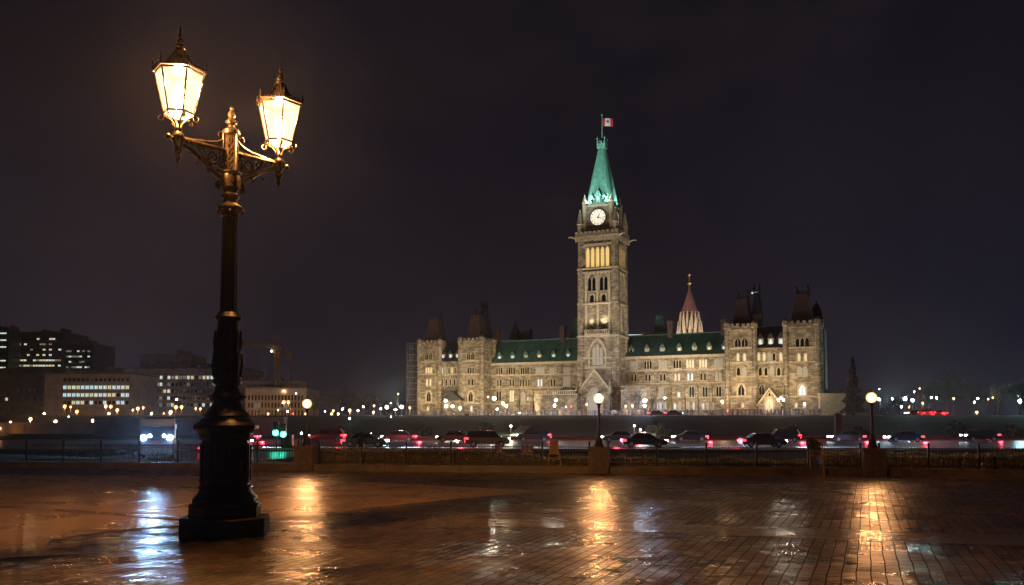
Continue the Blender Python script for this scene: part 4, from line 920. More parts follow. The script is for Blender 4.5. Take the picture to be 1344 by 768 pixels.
for sgn in (-1, 1):
    mb = MB(); mb.M = Matrix.Rotation(AR if sgn > 0 else AR + PI, 4, 'Z')
    mb.tube([(.08, 0, 5.27), (ARM, 0, 5.27)], .036, 8); mb.tube([(.08, 0, 5.30), (ARM, 0, 5.30)], .014, 6)
    mb.tube([(ARM - .02, 0, 5.265), (ARM + .10, 0, 5.265)], .032, 8, .02); mb.ball((ARM + .14, 0, 5.265), .038, 8, 6)
    mb.tube(bez((.10, 0, 5.46), (.17, 0, 5.34), (.30, 0, 5.33), (.55, 0, 5.30)), .018, 6, .024)
    mb.tube(spiral(.165, 5.47, .045, .015, PI, -1.1), .010, 6)
    mb.tube([(.10, 0, 5.44), (.12, 0, 5.47)], .012, 6)
    mb.tube(bez((.12, 0, 4.86), (.30, 0, 4.92), (.42, 0, 5.12), (ARM - .04, 0, 5.20)), .033, 8)
    mb.tube(bez((.11, 0, 4.95), (.28, 0, 4.97), (.42, 0, 5.10), (.50, 0, 5.24)), .019, 6)
    mb.tube(spiral(.27, 5.13, .105, .02, PI * .9, 1.7), .019, 6)
    mb.tube(spiral(.445, 5.185, .055, .012, PI * .1, 1.4), .014, 6)
    mb.tube(spiral(.15, 5.19, .045, .012, -PI * .1, 1.2), .013, 6)
    mb.tube(spiral(.13, 5.05, .05, .012, PI, 1.3), .014, 6)
    mb.tube(bez((.30, 0, 4.93), (.34, 0, 4.90), (.37, 0, 4.93), (.34, 0, 4.96)), .009, 6); mb.ball((.34, 0, 4.95), .022, 8, 6)
    mb.tube([(.46, 0, 5.09), (.50, 0, 5.02)], .007, 5); mb.ball((.505, 0, 5.0), .024, 8, 6)
    mb.tube(bez((.13, 0, 4.88), (.22, 0, 4.84), (.23, 0, 4.74), (.17, 0, 4.73)), .027, 6); mb.tube(spiral(.185, 4.775, .045, .012, -PI / 2, 1.1), .014, 6)
    mb.build('arm', M['iron'], lp, smooth=True)
    ax = sgn * math.cos(AR) * ARM; ay = sgn * math.sin(AR) * ARM
    c0 = (ax, ay, 0)
    mb = MB(); mb.lathe([(.004, 4.93), (.022, 4.96), (.035, 5.0), (.02, 5.03), (.03, 5.06), (.055, 5.10), (.04, 5.15), (.055, 5.18), (.075, 5.22), (.085, 5.28), (.07, 5.33), (.045, 5.36), (.05, 5.39), (.035, 5.42)], 14, c0)
    for q in range(8): a = 2 * PI * q / 8; mb.ball((ax + .075 * math.cos(a), ay + .075 * math.sin(a), 5.24), .02, 6, 4)
    mb.build('pendant', M['iron'], lp, smooth=True)
    # lantern
    ph = R(8) if sgn < 0 else R(-6)
    zb0, zb1 = 5.60, 6.13; rb0, rb1 = .190, .312
    mb = MB(); mb.lathe([(rb0 * .985, zb0 + .01), (rb1 * .985, zb1 - .005)], 6, c0, ph=ph, cap=False); mb.lathe([(.05, zb0 - .06), (.12, zb0 - .045), (.17, zb0 - .01), (rb0 * .96, zb0 + .005)], 12, c0, ph=ph, cap=True)
    mb.build('glass', M['lantern'], lp, label='glowing warm white glass')
    mb = MB(); mb.lathe([(.02, 5.66), (.06, 5.70), (.085, 5.80), (.07, 5.92), (.03, 5.98)], 12, c0); mb.build('bulb', M['bulb'], lp, smooth=True)
    for hz_ in (5.72, 5.98): lamp('POINT', 'lantern_light', lp, (ax, ay - .0, hz_ + (.06 if hz_ > 5.9 else -.1)), K_LANTERN * .5, (1.0, .50, .17), .05)
    fb = MB()
    for q in range(6):
        a = ph + PI / 3 * q; a2 = a + PI / 3
        pa = lambda r, z, an: (ax + r * math.cos(an), ay + r * math.sin(an), z)
        fb.tube([pa(rb0, zb0, a), pa(rb1, zb1, a)], .013, 6)
        fb.tube([pa(rb1 + .005, zb1, a), pa(rb1 + .005, zb1, a2)], .018, 6); fb.tube([pa(rb1 + .03, zb1 + .035, a), pa(rb1 + .03, zb1 + .035, a2)], .014, 6)
        fb.tube([pa(rb0 + .003, zb0, a), pa(rb0 + .003, zb0, a2)], .014, 6)
        # scrolled basket ribs
        fb.tube([pa(.04, 5.40, a), pa(.055, 5.46, a), pa(.10, 5.52, a), pa(.185, 5.56, a), pa(rb0, zb0, a)], .011, 6)
        cxr, czr = .225, 5.535
        fb.tube([(ax + (cxr + .035 * math.cos(t_)) * math.cos(a), ay + (cxr + .035 * math.cos(t_)) * math.sin(a), czr + .035 * math.sin(t_)) for t_ in [PI / 2 - k * .55 for k in range(11)]], .009, 5)
        # corner crockets
        fb.lathe([(.016, 0), (.022, .03), (.010, .05), (.018, .08), (.004, .13)], 6, pa(rb1 + .03, zb1 + .04, a))
        # crest along each eave
        for g in range(1, 6):
            t_ = g / 6; p0 = Vector(pa(rb1 + .03, zb1 + .045, a)); p1 = Vector(pa(rb1 + .03, zb1 + .045, a2)); p = p0.lerp(p1, t_)
            fb.lathe([(.008, 0), (.012, .015), (.003, .035)], 5, p)
    fb.build('frame', M['iron'], lp, smooth=True)
    rf = MB(); rf.lathe([(rb1 + .02, zb1 + .03), (rb1 - .05, zb1 + .07), (.20, zb1 + .12), (.13, zb1 + .19), (.085, zb1 + .28), (.06, zb1 + .33)], 6, c0, ph=ph)
    for q in range(6):
        a = ph + PI / 3 * q; rf.tube([pa(r_, z_, a) for r_, z_ in ((rb1 + .02, zb1 + .04), (rb1 - .05, zb1 + .075), (.205, zb1 + .125), (.135, zb1 + .195), (.09, zb1 + .285), (.06, zb1 + .33))], .010, 5)
    rf.build('roof', M['iron'], lp)
    fn = MB(); fn.lathe([(.06, zb1 + .32), (.075, zb1 + .34), (.05, zb1 + .37), (.06, zb1 + .40), (.04, zb1 + .43), (.045, zb1 + .46), (.02, zb1 + .50), (.032, zb1 + .535), (.012, zb1 + .56), (.015, zb1 + .60), (.003, zb1 + .66)], 10, c0)
    fn.build('lantern_finial', M['iron'], lp, smooth=True)

# ================================================================== small lamps on stone piers along the kerb
def small_lamp(px, label, plabel, gy):
    Y = 26.2
    for _ in range(5): Y = kY(px_x(px, Y)) + .15
    X = px_x(px, Y)
    pier = thing('stone_pier', plabel, 'pier', (X, Y, 0), R(-9.4), 'stone piers along the kerb')
    mb = MB(); mb.box(-.30, .30, -.30, .30, -.04, .72); mb.build('shaft', M['pier'], pier)
    mb = MB(); mb.box(-.34, .34, -.34, .34, .72, .80, .97); mb.build('cap_stone', M['pier'], pier)
    t = thing('street_lamp', label, 'street lamp', (X, Y, .80), 0, 'globe lamps on the stone piers'); h = pos(px, gy, Y).z - .80
    mb = MB(); mb.lathe([(.15, 0), (.15, .06), (.12, .09), (.10, .22), (.065, .30), (.055, .36), (.065, .38), (.04, .42), (.032, h - .30), (.05, h - .27), (.03, h - .24), (.06, h - .19), (.10, h - .15)], 12); mb.build('post', M['iron_base'], t, smooth=True)
    mb = MB(); mb.ball((0, 0, h), .155, 16, 10); gl_ = mb.build('globe', M['globe'], t, smooth=True); mb = MB(); mb.ball((0, 0, h), .075, 10, 8, 1.3); mb.build('bulb', M['globe_bulb'], gl_, smooth=True)
    mb = MB(); mb.lathe([(.05, h + .14), (.06, h + .165), (.02, h + .20), (.004, h + .27)], 10); mb.build('finial', M['iron_base'], t, smooth=True)
small_lamp(403, 'globe lamp on the stone pier nearest the two-armed lamp post', 'stone pier nearest the two-armed lamp post', 530)
small_lamp(786, 'globe lamp on the stone pier below the clock tower', 'stone pier below the clock tower', 523)
small_lamp(1144, 'globe lamp on the stone pier right of the building', 'stone pier right of the building beside the shrubs', 522)

# ================================================================== fence and hedges
def along(x):  # point on the fence line, a little beyond the kerb's face
    return x, kY(x) + .30
segs = [(-16.6, px_x(390, 28.2) , 'black iron railing left of the first stone pier'), (px_x(417, 28.0) , px_x(774, 26.7), 'black iron railing between the first and second stone piers'),
        (px_x(799, 26.6), px_x(1132, 25.4), 'black iron railing between the second and third stone piers'), (px_x(1157, 25.3), 24.0, 'black iron railing right of the third stone pier')]
ang = math.atan(-.165)
for (xa, xb, lab) in segs:
    x0, y0 = along(xa); ln = (xb - xa) / math.cos(ang)
    t = thing('iron_fence', lab, 'fence', (x0, y0, .21), ang, 'iron railings along the kerb')
    nb = max(1, round(ln / 1.35)); st = ln / nb
    for i in range(nb):
        mb = MB(); a, b_ = i * st + .03, (i + 1) * st - .03
        mb.box(a, b_, -.012, .012, .56, .585); mb.box(a, b_, -.012, .012, .07, .095); mb.box(a, b_, -.010, .010, .50, .515)
        k = max(2, int((b_ - a) / .085))
        for j in range(1, k): x = a + (b_ - a) * j / k; mb.box(x - .0055, x + .0055, -.0055, .0055, .0, .62)
        mb.build('railing_panel', M['fence'], t)
    for i in range(nb + 1):
        mb = MB(); mb.box(i * st - .025, i * st + .025, -.025, .025, 0, .68); mb.ball((i * st, 0, .71), .035, 8, 5); mb.build('post', M['fence'], t)
def leaf_cloud(mb, fn, n, s):
    for _ in range(n):
        p = Vector(fn()); d1 = Vector((random.gauss(0, 1), random.gauss(0, 1), random.gauss(0, 1))).normalized(); d2 = d1.cross(Vector((random.gauss(0, 1), random.gauss(0, 1), random.gauss(0, 1)))).normalized()
        q = s * random.uniform(.6, 1.3); mb.add([p - d1 * q, p + d2 * q * .5, p + d1 * q, p - d2 * q * .5], [(0, 1, 2, 3)])
for (xa, xb, lab, top, dens) in ((-15.5, px_x(392, 28.8), 'very low dark ground hedge left of the first stone pier', .22, 300), (px_x(415, 28.5), px_x(640, 27.8), 'leafy clipped hedge right of the first stone pier', .66, 420),
                           (px_x(642, 27.8), px_x(776, 27.3), 'lower dark hedge left of the second stone pier', .46, 300), (px_x(798, 27.2), px_x(1062, 26.3), 'dark clipped hedge between the second pier and wooden frame', .40, 300),
                           (px_x(1082, 26.2), px_x(1134, 26), 'taller yellowish hedge left of the third stone pier', .62, 420), (px_x(1156, 25.9), 24.0, 'long dark hedge right of the third stone pier', .60, 260)):
    x0 = xa; y0 = kY(xa) + .95; ln = (xb - xa) / math.cos(ang)
    t = thing('hedge', lab, 'hedge', (x0, y0, 0), ang, 'hedges behind the railings')
    mb = MB(); n = max(2, int(ln / .25)); D = .7
    for i in range(n):
        a = ln * i / n; b_ = ln * (i + 1) / n; hh = top - .07 + random.uniform(-.03, .03); mb.box(a, b_ - .001, random.uniform(.04, .08), D - .05, -.06, hh)
    mb.build('inner_mass', M['bark'], t)
    mb = MB()
    def fn():
        r = random.random(); x = random.uniform(-.03, ln + .03); bumpy = .05 * math.sin(x * 2.1) + .03 * math.sin(x * 5.3 + 1)
        if r < .55: return (x, random.gauss(.02, .035), random.uniform(0, top + bumpy))
        return (x, random.uniform(0, D), top + bumpy + random.gauss(0, .025))
    leaf_cloud(mb, fn, int(ln * dens), .035); mb.build('leaves', M['hedge'], t)

# ---- barrier boards, wooden frame, bollard by the kerb
def K(px, dy=0.0):
    Y = 26.5
    for _ in range(5): Y = kY(px_x(px, Y)) + dy
    return px_x(px, Y), Y
x, y = K(727.5, -.02)
t = thing('barrier_board', 'pair of tan upright boards on a pale trestle behind the kerb', 'barrier', (x, y + .12, .21), ang)
for s_ in (-1, 1):
    mb = MB(); mb.M = Matrix.Translation((s_ * .085, 0, 0)) @ Matrix.Rotation(s_ * -.05, 4, 'Y'); mb.box(-.08, .08, -.03, .03, .37, .78); mb.build('board', M['wood'], t)
    mb = MB(); mb.tube([(s_ * .19, 0, 0), (s_ * .17, 0, .37)], .022, 6); mb.build('leg', M['wood'], t)
mb = MB(); mb.tube([(-.18, 0, .22), (.18, 0, .22)], .015, 6); mb.tube([(-.18, 0, .365), (.18, 0, .365)], .018, 6); mb.build('rail', M['wood'], t)
x, y = K(1070, .1)
t = thing('wooden_frame', 'open wooden trestle frame standing by the kerb left of the third pier', 'frame', (x, y, .21), ang)
for s_, h in ((-.17, .52), (.17, .80)):
    mb = MB(); mb.tube([(s_, 0, 0), (s_ * 1.05, 0, h)], .028, 6, .022); mb.build('leg', M['wood'], t)
mb = MB(); mb.tube([(-.18, 0, .50), (.18, 0, .48)], .02, 6); mb.tube([(-.16, 0, .36), (.17, 0, .35)], .016, 6); mb.tube([(.05, 0, .79), (.19, 0, .78)], .02, 6); mb.build('rail', M['wood'], t)
x, y = K(1080, -.12)
mb = MB(); mb.lathe([(.04, 0), (.04, .20), (.05, .21), (.045, .24), (.01, .26)], 10); tag(mb.build('bollard', M['wood'], loc=(x, y, 0)), 'short pale post standing against the kerb face', 'bollard')
# construction barricade on the near side of the road
xb, yb = px_x(690, 58), 58.0; zb2 = zt(xb, yb)
t = thing('construction_barrier', 'orange and white striped barricade boards beyond the hedge', 'barrier', (xb, yb, zb2)); zo = pos(690, 589, yb).z - zb2
for cx_, w_, m_list in ((.10, .80, None), (-1.75, .32, None)):
    n = 5 if w_ > .5 else 2
    for i in range(n):
        mb = MB(); a = cx_ - w_ / 2 + w_ * i / n; mb.box(a, a + w_ / n - .003, -.03, .03, zo - .25, zo + .27 - (.08 if w_ < .5 else 0)); mb.build('board', M['orange' if i % 2 == 0 else 'white'], t)
    for s_ in (-1, 1): mb = MB(); mb.tube([(cx_ + s_ * w_ * .4, .05, 0), (cx_ + s_ * w_ * .4, .05, zo + .2)], .03, 6); mb.build('leg', M['steel'], t)
mb = MB(); mb.tube([(-1.7, .05, zo + .13), (.3, .05, zo + .13)], .025, 6); mb.build('rail', M['steel'], t)
# traffic signals
def signal(px, py, Y, label):
    p = pos(px, py, Y); g = zt(p.x, Y); t = thing('traffic_signal', label, 'traffic light', (p.x, Y, g)); h = p.z - g
    mb = MB(); mb.tube([(0, 0, 0), (0, 0, h + .75)], .07, 8); mb.build('pole', M['black'], t)
    mb = MB(); mb.box(-.22, .22, -.32, -.06, h - .3, h + .95); 
    for k in range(3): mb.tube([(0, -.32, h + .32 * k), (0, -.5, h + .32 * k + .02)], .15, 8) if k else None
    mb.build('housing', M['black'], t)
    mb = MB(); mb.ball((0, -.34, h), .26, 12, 8); mb.build('green_light', M['green_sig'], t)
    lamp('POINT', 'signal_glow', t, (0, -.9, h), 25, (.05, 1, .6), .2)
signal(363, 568, 78, 'traffic signal showing green, left one of the pair'); signal(373, 570, 78.5, 'traffic signal showing green beside the dark cabinet, right one of the pair')
p = pos(373, 586, 78.7); mb = MB(); mb.box(-.5, .5, -.3, .3, 0, 1.35); mb.box(-.54, .54, -.34, .34, 1.35, 1.42); mb.box(-.42, -.02, -.32, -.3, .15, 1.2); mb.box(.02, .42, -.32, -.3, .15, 1.2)
tag(mb.build('signal_cabinet', M['black'], loc=(p.x + .1, 79.4, zt(p.x, 79.4))), 'dark signal cabinet beside the green traffic signals', 'cabinet')

# ================================================================== vehicles
CARCOL = [(.12, .12, .13), (.02, .02, .025), (.2, .2, .2), (.10, .012, .012), (.02, .03, .07), (.05, .05, .055)]
carm = [mat('car_paint', c, .25, .3, coat=.5) for c in CARCOL]
def car(kind, facing, col, loc, label, group, lit=True):
    """x is the length axis; facing +1 drives towards +x"""
    t = thing('car', label, 'car', loc, 0 if facing > 0 else PI, group)
    sedan = [(-2.2, .28), (2.15, .28), (2.25, .5), (2.2, .72), (1.2, .92), (.55, 1.38), (-.85, 1.42), (-1.5, .98), (-2.15, .92), (-2.28, .6)]
    suv = [(-2.2, .35), (2.15, .35), (2.28, .6), (2.2, .92), (1.25, 1.06), (.75, 1.62), (-1.8, 1.66), (-2.2, 1.1), (-2.28, .7)]
    pr_ = suv if kind else sedan
    mb = MB(); belt = .95 if not kind else 1.06
    lo = [(x, z) for x, z in pr_ if z <= belt + .04]
    # lower body and cabin
    mb.prism(pr_ if False else [(x, min(z, belt)) for x, z in pr_], -.88, .88); body = mb.build('body', col, t, smooth=False)
    bm = body.modifiers.new('bev', 'BEVEL'); bm.width = .06; bm.segments = 2; bm.limit_method = 'ANGLE'
    top = 1.40 if not kind else 1.64; a0, a1, b0, b1 = (-1.5, 1.15, -.85, .5) if not kind else (-2.1, 1.2, -1.85, .7)
    mb = MB(); vs = []
    for (z, xa, xb, hw) in ((belt - .02, a0, a1, .84), (top, b0, b1, .66)): vs += [(xa, -hw, z), (xb, -hw, z), (xb, hw, z), (xa, hw, z)]
    mb.add(vs, [(4, 5, 6, 7), (0, 1, 5, 4), (1, 2, 6, 5), (2, 3, 7, 6), (3, 0, 4, 7)]); mb.build('windows', M['glass'], t)
    mb = MB(); mb.box(b0 - .02, b1 + .02, -.67, .67, top - .015, top + .04)
    for sx in (-1, 1):
        for f_ in (0.0, .48, 1.0):
            xa = a0 + (a1 - a0) * f_; xb = b0 + (b1 - b0) * f_; mb.tube([(xa, sx * .85, belt - .02), (xb, sx * .67, top)], .035, 5)
    mb.build('roof', col, t)
    for sx in (-1.4, 1.38):
        for sy in (-1, 1):
            w_ = MB(); w_.M = Matrix.Translation((sx, sy * .80, .33)) @ Matrix.Rotation(R(90), 4, 'X'); w_.lathe([(.2, -.11), (.33, -.10), (.33, .10), (.2, .11)], 16); o = w_.build('wheel', M['rubber'], t)
            w_ = MB(); w_.M = Matrix.Translation((sx, sy * .80, .33)) @ Matrix.Rotation(R(90), 4, 'X'); w_.lathe([(.20, -.125), (.20, .125)], 10); w_.build('rim', M['steel'], o)
    hz = .66 if not kind else .85
    for sy in (-1, 1):
        mb = MB(); mb.box(2.02, 2.27, sy * .62 - .2, sy * .62 + .24 * (1 if sy > 0 else .84), hz - .07, hz + .09); mb.M = Matrix.Identity(4); mb.build('headlight', M['head'], t)
        mb = MB(); y0, y1 = (.45, .90) if sy > 0 else (-.90, -.45); mb.box(-2.30, -1.9, y0, y1, hz - .04, hz + .14); mb.build('tail_light', M['tail'], t)
    return t
def drive_lights(t, head, tail):
    if head: lamp('SPOT', 'headlamp_beam', t, (2.5, 0, .8), head, (.62, .78, 1.0), .25, target=(12, 0, -.3), spot=R(80), blend=.9)
    if tail: lamp('POINT', 'tail_lamp_glow', t, (-2.75, 0, .55), tail, (1.0, .03, .06), .25)
names = ['light grey', 'black', 'silver', 'dark red', 'dark blue', 'charcoal']
far = [(318, 1), (430, 5), (524, 3), (596, 3), (700, 1), (812, 5), (905, 1), (1025, 1), (1110, 5), (1185, 4), (1285, 1)]
near_ref = ['beside the tall post', 'right of the signals', 'below the scaffold', 'below the left pavilion', 'behind the striped barricade', 'right of the middle pier', 'below the library spire',
            'below the right porch', 'below the gate post', 'right of the right pier', 'below the far right trees']
for i, (px, c) in enumerate(far):
    Y = 113.5 if i % 2 else 116.8; k = 1 if i % 3 == 1 else 0
    t = car(k, -1, carm[c], (px_x(px, Y), Y, ZR + .03), '%s %s with red tail lights, far lane, %s' % (names[c], 'SUV' if k else 'saloon', near_ref[i]), 'cars on the road with lights on')
    drive_lights(t, 4000, 900)
nearc = [(300, 2), (480, 0), (640, 1), (845, 4), (1000, 5)]
nref = ['beside the tall lamp post', 'above the leafy hedge', 'left of the striped barricade', 'right of the middle pier', 'below the right pavilion']
for i, (px, c) in enumerate(nearc):
    Y = 88.5; k = 1 if i % 3 == 2 else 0
    t = car(k, 1, carm[c], (px_x(px, Y), Y, ZR + .03), '%s %s with white headlights, near lane, %s' % (names[c], 'SUV' if k else 'saloon', nref[i]), 'cars on the road with lights on')
    drive_lights(t, 55000, 300)
# shuttle bus facing the plaza, headlights blazing
bY = 56.0; bxx = px_x(207, bY); bg_ = zt(bxx, bY)
t = thing('shuttle_bus', 'dark shuttle bus facing the plaza with blazing blue-white headlights', 'bus', (bxx, bY, bg_), R(21))
mb = MB(); mb.box(-1.1, 1.1, -.2, 7.0, .35, 2.75, .96, .99); o = mb.build('body', carm[1], t); bv = o.modifiers.new('bev', 'BEVEL'); bv.width = .12; bv.segments = 2
mb = MB(); mb.box(-.98, .98, -.27, -.2, 1.35, 2.2); mb.build('windscreen', M['glass'], t)
for i in range(4):
    mb = MB(); mb.box(1.08, 1.12, .4 + i * 1.55, 1.7 + i * 1.55, 1.4, 2.2); mb.build('window', M['lit_blue'], t)
for sx in (-1, 1):
    for y_ in (.9, 5.6):
        w_ = MB(); w_.M = Matrix.Translation((sx * .98, y_, .42)) @ Matrix.Rotation(R(90), 4, 'Y'); w_.lathe([(.25, -.14), (.42, -.12), (.42, .12), (.25, .14)], 16); w_.build('wheel', M['rubber'], t)
zh = pos(207, 574.5, bY).z - bg_
for sx in (-1, 1):
    mb = MB(); mb.ball((sx * .78, -.27, zh), .17, 12, 8); mb.build('headlight', M['head_strong'], t)
    mb = MB(); mb.ball((sx * .42, -.27, zh + .12), .09, 12, 8); mb.build('headlight', M['head_strong'], t)
lamp('SPOT', 'headlamp_beam', t, (0, -.6, zh), 9000, (.35, .62, 1.0), .3, target=(0, -22, -.5), spot=R(110), blend=1.0)

# ================================================================== lamps far and near
CO = {'o': (1.0, .40, .09), 'y': (1.0, .60, .26), 'w': (1.0, .86, .68), 'c': (.55, .95, 1.0), 'b': (.55, .72, 1.0), 'r': (1.0, .04, .03)}
gm = {}
def gmat(c, s):
    if c in 'oyr': s = {'o': 2.4, 'y': 4.0, 'r': 4.0}[c]
    k = (c, s)
    if k not in gm: gm[k] = glow('lamp_glass', CO[c], s * K_FAR)
    return gm[k]
def far_lamp(px, py, c, size, Y, label, group, strength=None, arms=1):
    p = pos(px, py, Y); g = zt(p.x, Y); h = max(.6, p.z - g)
    t = thing('street_lamp', label, 'street lamp', (p.x, Y, g), 0, group)
    r = {1: .22, 2: .32, 3: .45, 4: .60}[size] * Y / 250 ** 1.0
    r = max(r, .12)
    mb = MB(); mb.lathe([(.14, 0), (.10, .5), (.06, h - r * .8)], 6); mb.build('pole', M['black'], t)
    st = strength or {1: 30, 2: 150, 3: 750, 4: 1700}[size]
    if c in 'wcb': r *= .62
    if c in 'oyr': lamp('POINT', 'lamp_light', t, (0, -r * 1.2, h - r * 1.2), {1: 160, 2: 600, 3: 1900, 4: 4000}[size], CO[c], r * .7)
    if arms == 1:
        mb = MB(); mb.ball((0, 0, h), r, 10, 6); mb.build('globe', gmat(c, st), t, smooth=True)
    else:
        for k in range(arms):
            a = (k - (arms - 1) / 2) * r * 2.6
            mb = MB(); mb.ball((a, 0, h + (r * 1.6 if arms == 3 and k == 1 else 0)), r, 10, 6); mb.build('globe', gmat(c, st), t, smooth=True)
        mb = MB(); mb.box(-r * 1.3 * (arms - 1), r * 1.3 * (arms - 1), -.05, .05, h - r - .12, h - r); mb.build('arm', M['black'], t)
    return t
# city side, left
city = [(1, 562, 'o', 1, 150, 'small orange lamp at the left edge of the view'), (14, 554, 'y', 2, 160, 'lamp beside the left edge above the grass mound'), (40, 550, 'y', 3, 165, 'bright warm lamp left of the beige office block'),
 (58, 546, 'w', 2, 230, 'warm white lamp under the left end of the beige office block'), (73, 553, 'y', 3, 170, 'bright warm lamp before the low wall under the beige block'), (85, 533, 'o', 3, 260, 'orange lamp before the left windows of the beige block'),
 (93, 534, 'o', 2, 262, 'orange lamp just right of another before the beige block'), (101, 540, 'o', 3, 255, 'lower orange lamp of the trio before the beige block'), (90, 547, 'b', 1, 180, 'small bluish lamp under the orange trio'),
 (122, 552, 'y', 3, 172, 'bright warm lamp by the right end of the beige block'), (139, 533, 'o', 3, 260, 'orange lamp of the pair at the right end of the beige block'), (145.5, 533.5, 'o', 3, 262, 'orange lamp right in the pair beside the beige block'),
 (143, 546, 'w', 2, 230, 'white lamp under the orange pair'), (154, 538, 'o', 3, 250, 'orange lamp between the beige block and pale office building'), (174.5, 538, 'o', 2, 250, 'left orange lamp of the three above the bus'),
 (181, 536, 'o', 3, 252, 'middle orange lamp of the three above the bus'), (188, 535, 'o', 2, 250, 'right orange lamp of the three above the bus'), (199, 546.5, 'y', 2, 225, 'warm lamp just above the yellow lit panel'),
 (215, 546, 'o', 1, 225, 'small orange lamp right of the yellow lit panel'), (224, 540.6, 'y', 3, 235, 'bright warm lamp before the pale office building'), (231, 534, 'o', 3, 255, 'orange lamp left in the pair before the pale office building'),
 (238.5, 534, 'o', 3, 257, 'orange lamp right in the pair before the pale office building'), (232, 524.5, 'w', 2, 280, 'high white lamp before the pale office building'), (257, 536, 'o', 2, 250, 'orange lamp just left of the tall lamp post shaft'),
 (263, 536.5, 'o', 2, 252, 'orange lamp touching the tall lamp post outline'), (352, 544, 'o', 2, 230, 'orange lamp just right of the tall lamp post base'), (365, 538, 'y', 1, 240, 'small lamp at the crane foot'),
 (372.5, 527.5, 'o', 3, 265, 'orange lamp of the pair right of the crane mast'), (378.5, 527.5, 'o', 3, 267, 'right orange lamp of the pair by the crane mast'), (372.6, 512.5, 'y', 1, 300, 'small high lamp right of the crane'),
 (388.5, 516.5, 'c', 1, 300, 'small high bluish lamp above the left globe lamp'), (377.5, 540, 'w', 2, 240, 'white lamp under the orange pair by the crane'), (384.6, 544, 'r', 1, 230, 'small pinkish lamp left of the left globe lamp'),
 (395.5, 569, 'w', 2, 80, 'round white lamp left of the left pier'), (401, 544.5, 'y', 1, 230, 'small lamp behind the left globe lamp post'), (426.6, 540, 'c', 1, 240, 'small bluish lamp before the dark trees'),
 (437.5, 539, 'o', 2, 245, 'orange lamp before the dark trees'), (435, 544, 'o', 2, 232, 'lower orange lamp before the dark trees'), (444, 544, 'y', 2, 232, 'warm lamp right of the orange ones before the trees'),
 (449.5, 537, 'w', 2, 250, 'white lamp before the middle of the dark trees'), (459, 538.5, 'o', 3, 250, 'bright orange lamp before the middle of the dark trees'), (459, 549.5, 'b', 2, 180, 'blue lamp low on the bank before the trees'),
 (470, 539, 'w', 2, 250, 'white lamp right of the bright orange one'), (477, 534, 'c', 2, 260, 'cyan lamp before the right part of the dark trees'), (491, 532.5, 'o', 2, 262, 'orange lamp at the right end of the trees'),
 (490, 541, 'o', 2, 240, 'lower orange lamp at the right end of the trees'), (499.5, 536.5, 'c', 2, 245, 'cyan lamp left of the brightest cyan one'), (507.7, 534.6, 'c', 4, 240, 'brightest cyan white lamp left of the scaffold'),
 (513, 529, 'w', 1, 262, 'small high white lamp left of the scaffold'), (513, 547.5, 'b', 1, 190, 'low bluish lamp left of the scaffold foot'), (519, 538, 'y', 3, 240, 'warm lamp between the two brightest near the scaffold'),
 (527.2, 534, 'w', 4, 240, 'brightest white lamp at the scaffold foot'), (522.5, 517, 'y', 1, 280, 'small high warm lamp beside the scaffold'), (538, 535.5, 'o', 2, 240, 'orange lamp before the scaffold')]
for (px, py, c, s_, Y, lab) in city: far_lamp(px, py, c, s_, Y, lab, 'city street lamps left of the building')
def FY(px, off): 
    v = off; u = U(px, v); return loc2w(u, v)[1]
hill = [(584.7, 526, 'w', 3, 'white lamp left of the left porch gable'), (585.6, 533.5, 'w', 3, 'lower white lamp left of the left porch gable'), (594, 533.5, 'w', 3, 'white lamp before the left porch door'), (604, 535.5, 'y', 3, 'warm lamp right of the left porch'),
 (648.5, 523, 'w', 4, 'large bright lamp at the inner corner of the left pavilion'), (640.5, 521, 'y', 1, 'dim lamp left of the large bright one by the pavilion'), (660, 529, 'y', 3, 'warm lamp before the first bay of the left wing'), (664.5, 533, 'w', 3, 'white lamp before the second bay of the left wing'),
 (652.5, 537, 'w', 2, 'low white lamp under the large bright one'), (682, 542, 'b', 1, 'small blue lamp in the crowd before the left wing'), (729.6, 525.5, 'w', 3, 'white lamp before the terrace wall left of the tower'), (727.8, 532.5, 'w', 3, 'lower white lamp before the terrace wall left of the tower'),
 (749.6, 534, 'r', 1, 'small pink lamp left of the tower portal'), (743, 534, 'b', 1, 'small bluish lamp left of the tower portal'), (770, 530.5, 'o', 2, 'orange lamp just left of the middle globe lamp'), (846.2, 526, 'b', 4, 'brightest blue white lamp right of the tower'),
 (846.2, 532.7, 'b', 3, 'lower blue white lamp under the brightest one'), (821, 533, 'o', 2, 'orange lamp before the terrace wall right of the tower'), (830, 532.5, 'o', 2, 'second orange lamp before the right terrace wall'), (872.5, 522.5, 'b', 2, 'bluish lamp before the right wing'),
 (948, 527, 'y', 3, 'warm lamp at the corner of the right pavilion'), (954.6, 539, 'r', 2, 'small red lamp at the foot of the right pavilion'), (1056, 530, 'w', 2, 'white lamp before the right end tower')]
for (px, py, c, s_, lab) in hill: far_lamp(px, py, c, s_, min(FY(px, -13.5), 238 + (px * 7) % 7), lab, 'lamps on the terrace before the building')
far_lamp(1025, 525, 'w', 3, 226, 'three globe white lamp beside the right porch', None, 700, arms=3)
for (px, py, Y, lab) in ((670.4, 559.3, 150, 'path lamp by the pale ramp left of centre'), (599.6, 569.3, 131, 'path lamp on the pavement above the dark red car'), (832.6, 559, 150, 'path lamp left of the right pale ramp'), (840.3, 564, 142, 'path lamp beside the right pale ramp')):
    t = far_lamp(px, py, 'w', 2, Y, lab, 'short path lamps on the bank', 60)
    lamp('POINT', 'path_lamp_glow', t, (0, -.8, (pos(px, py, Y).z - zt(t.location.x, Y)) + .2), 800, (1, .9, .65), .2)
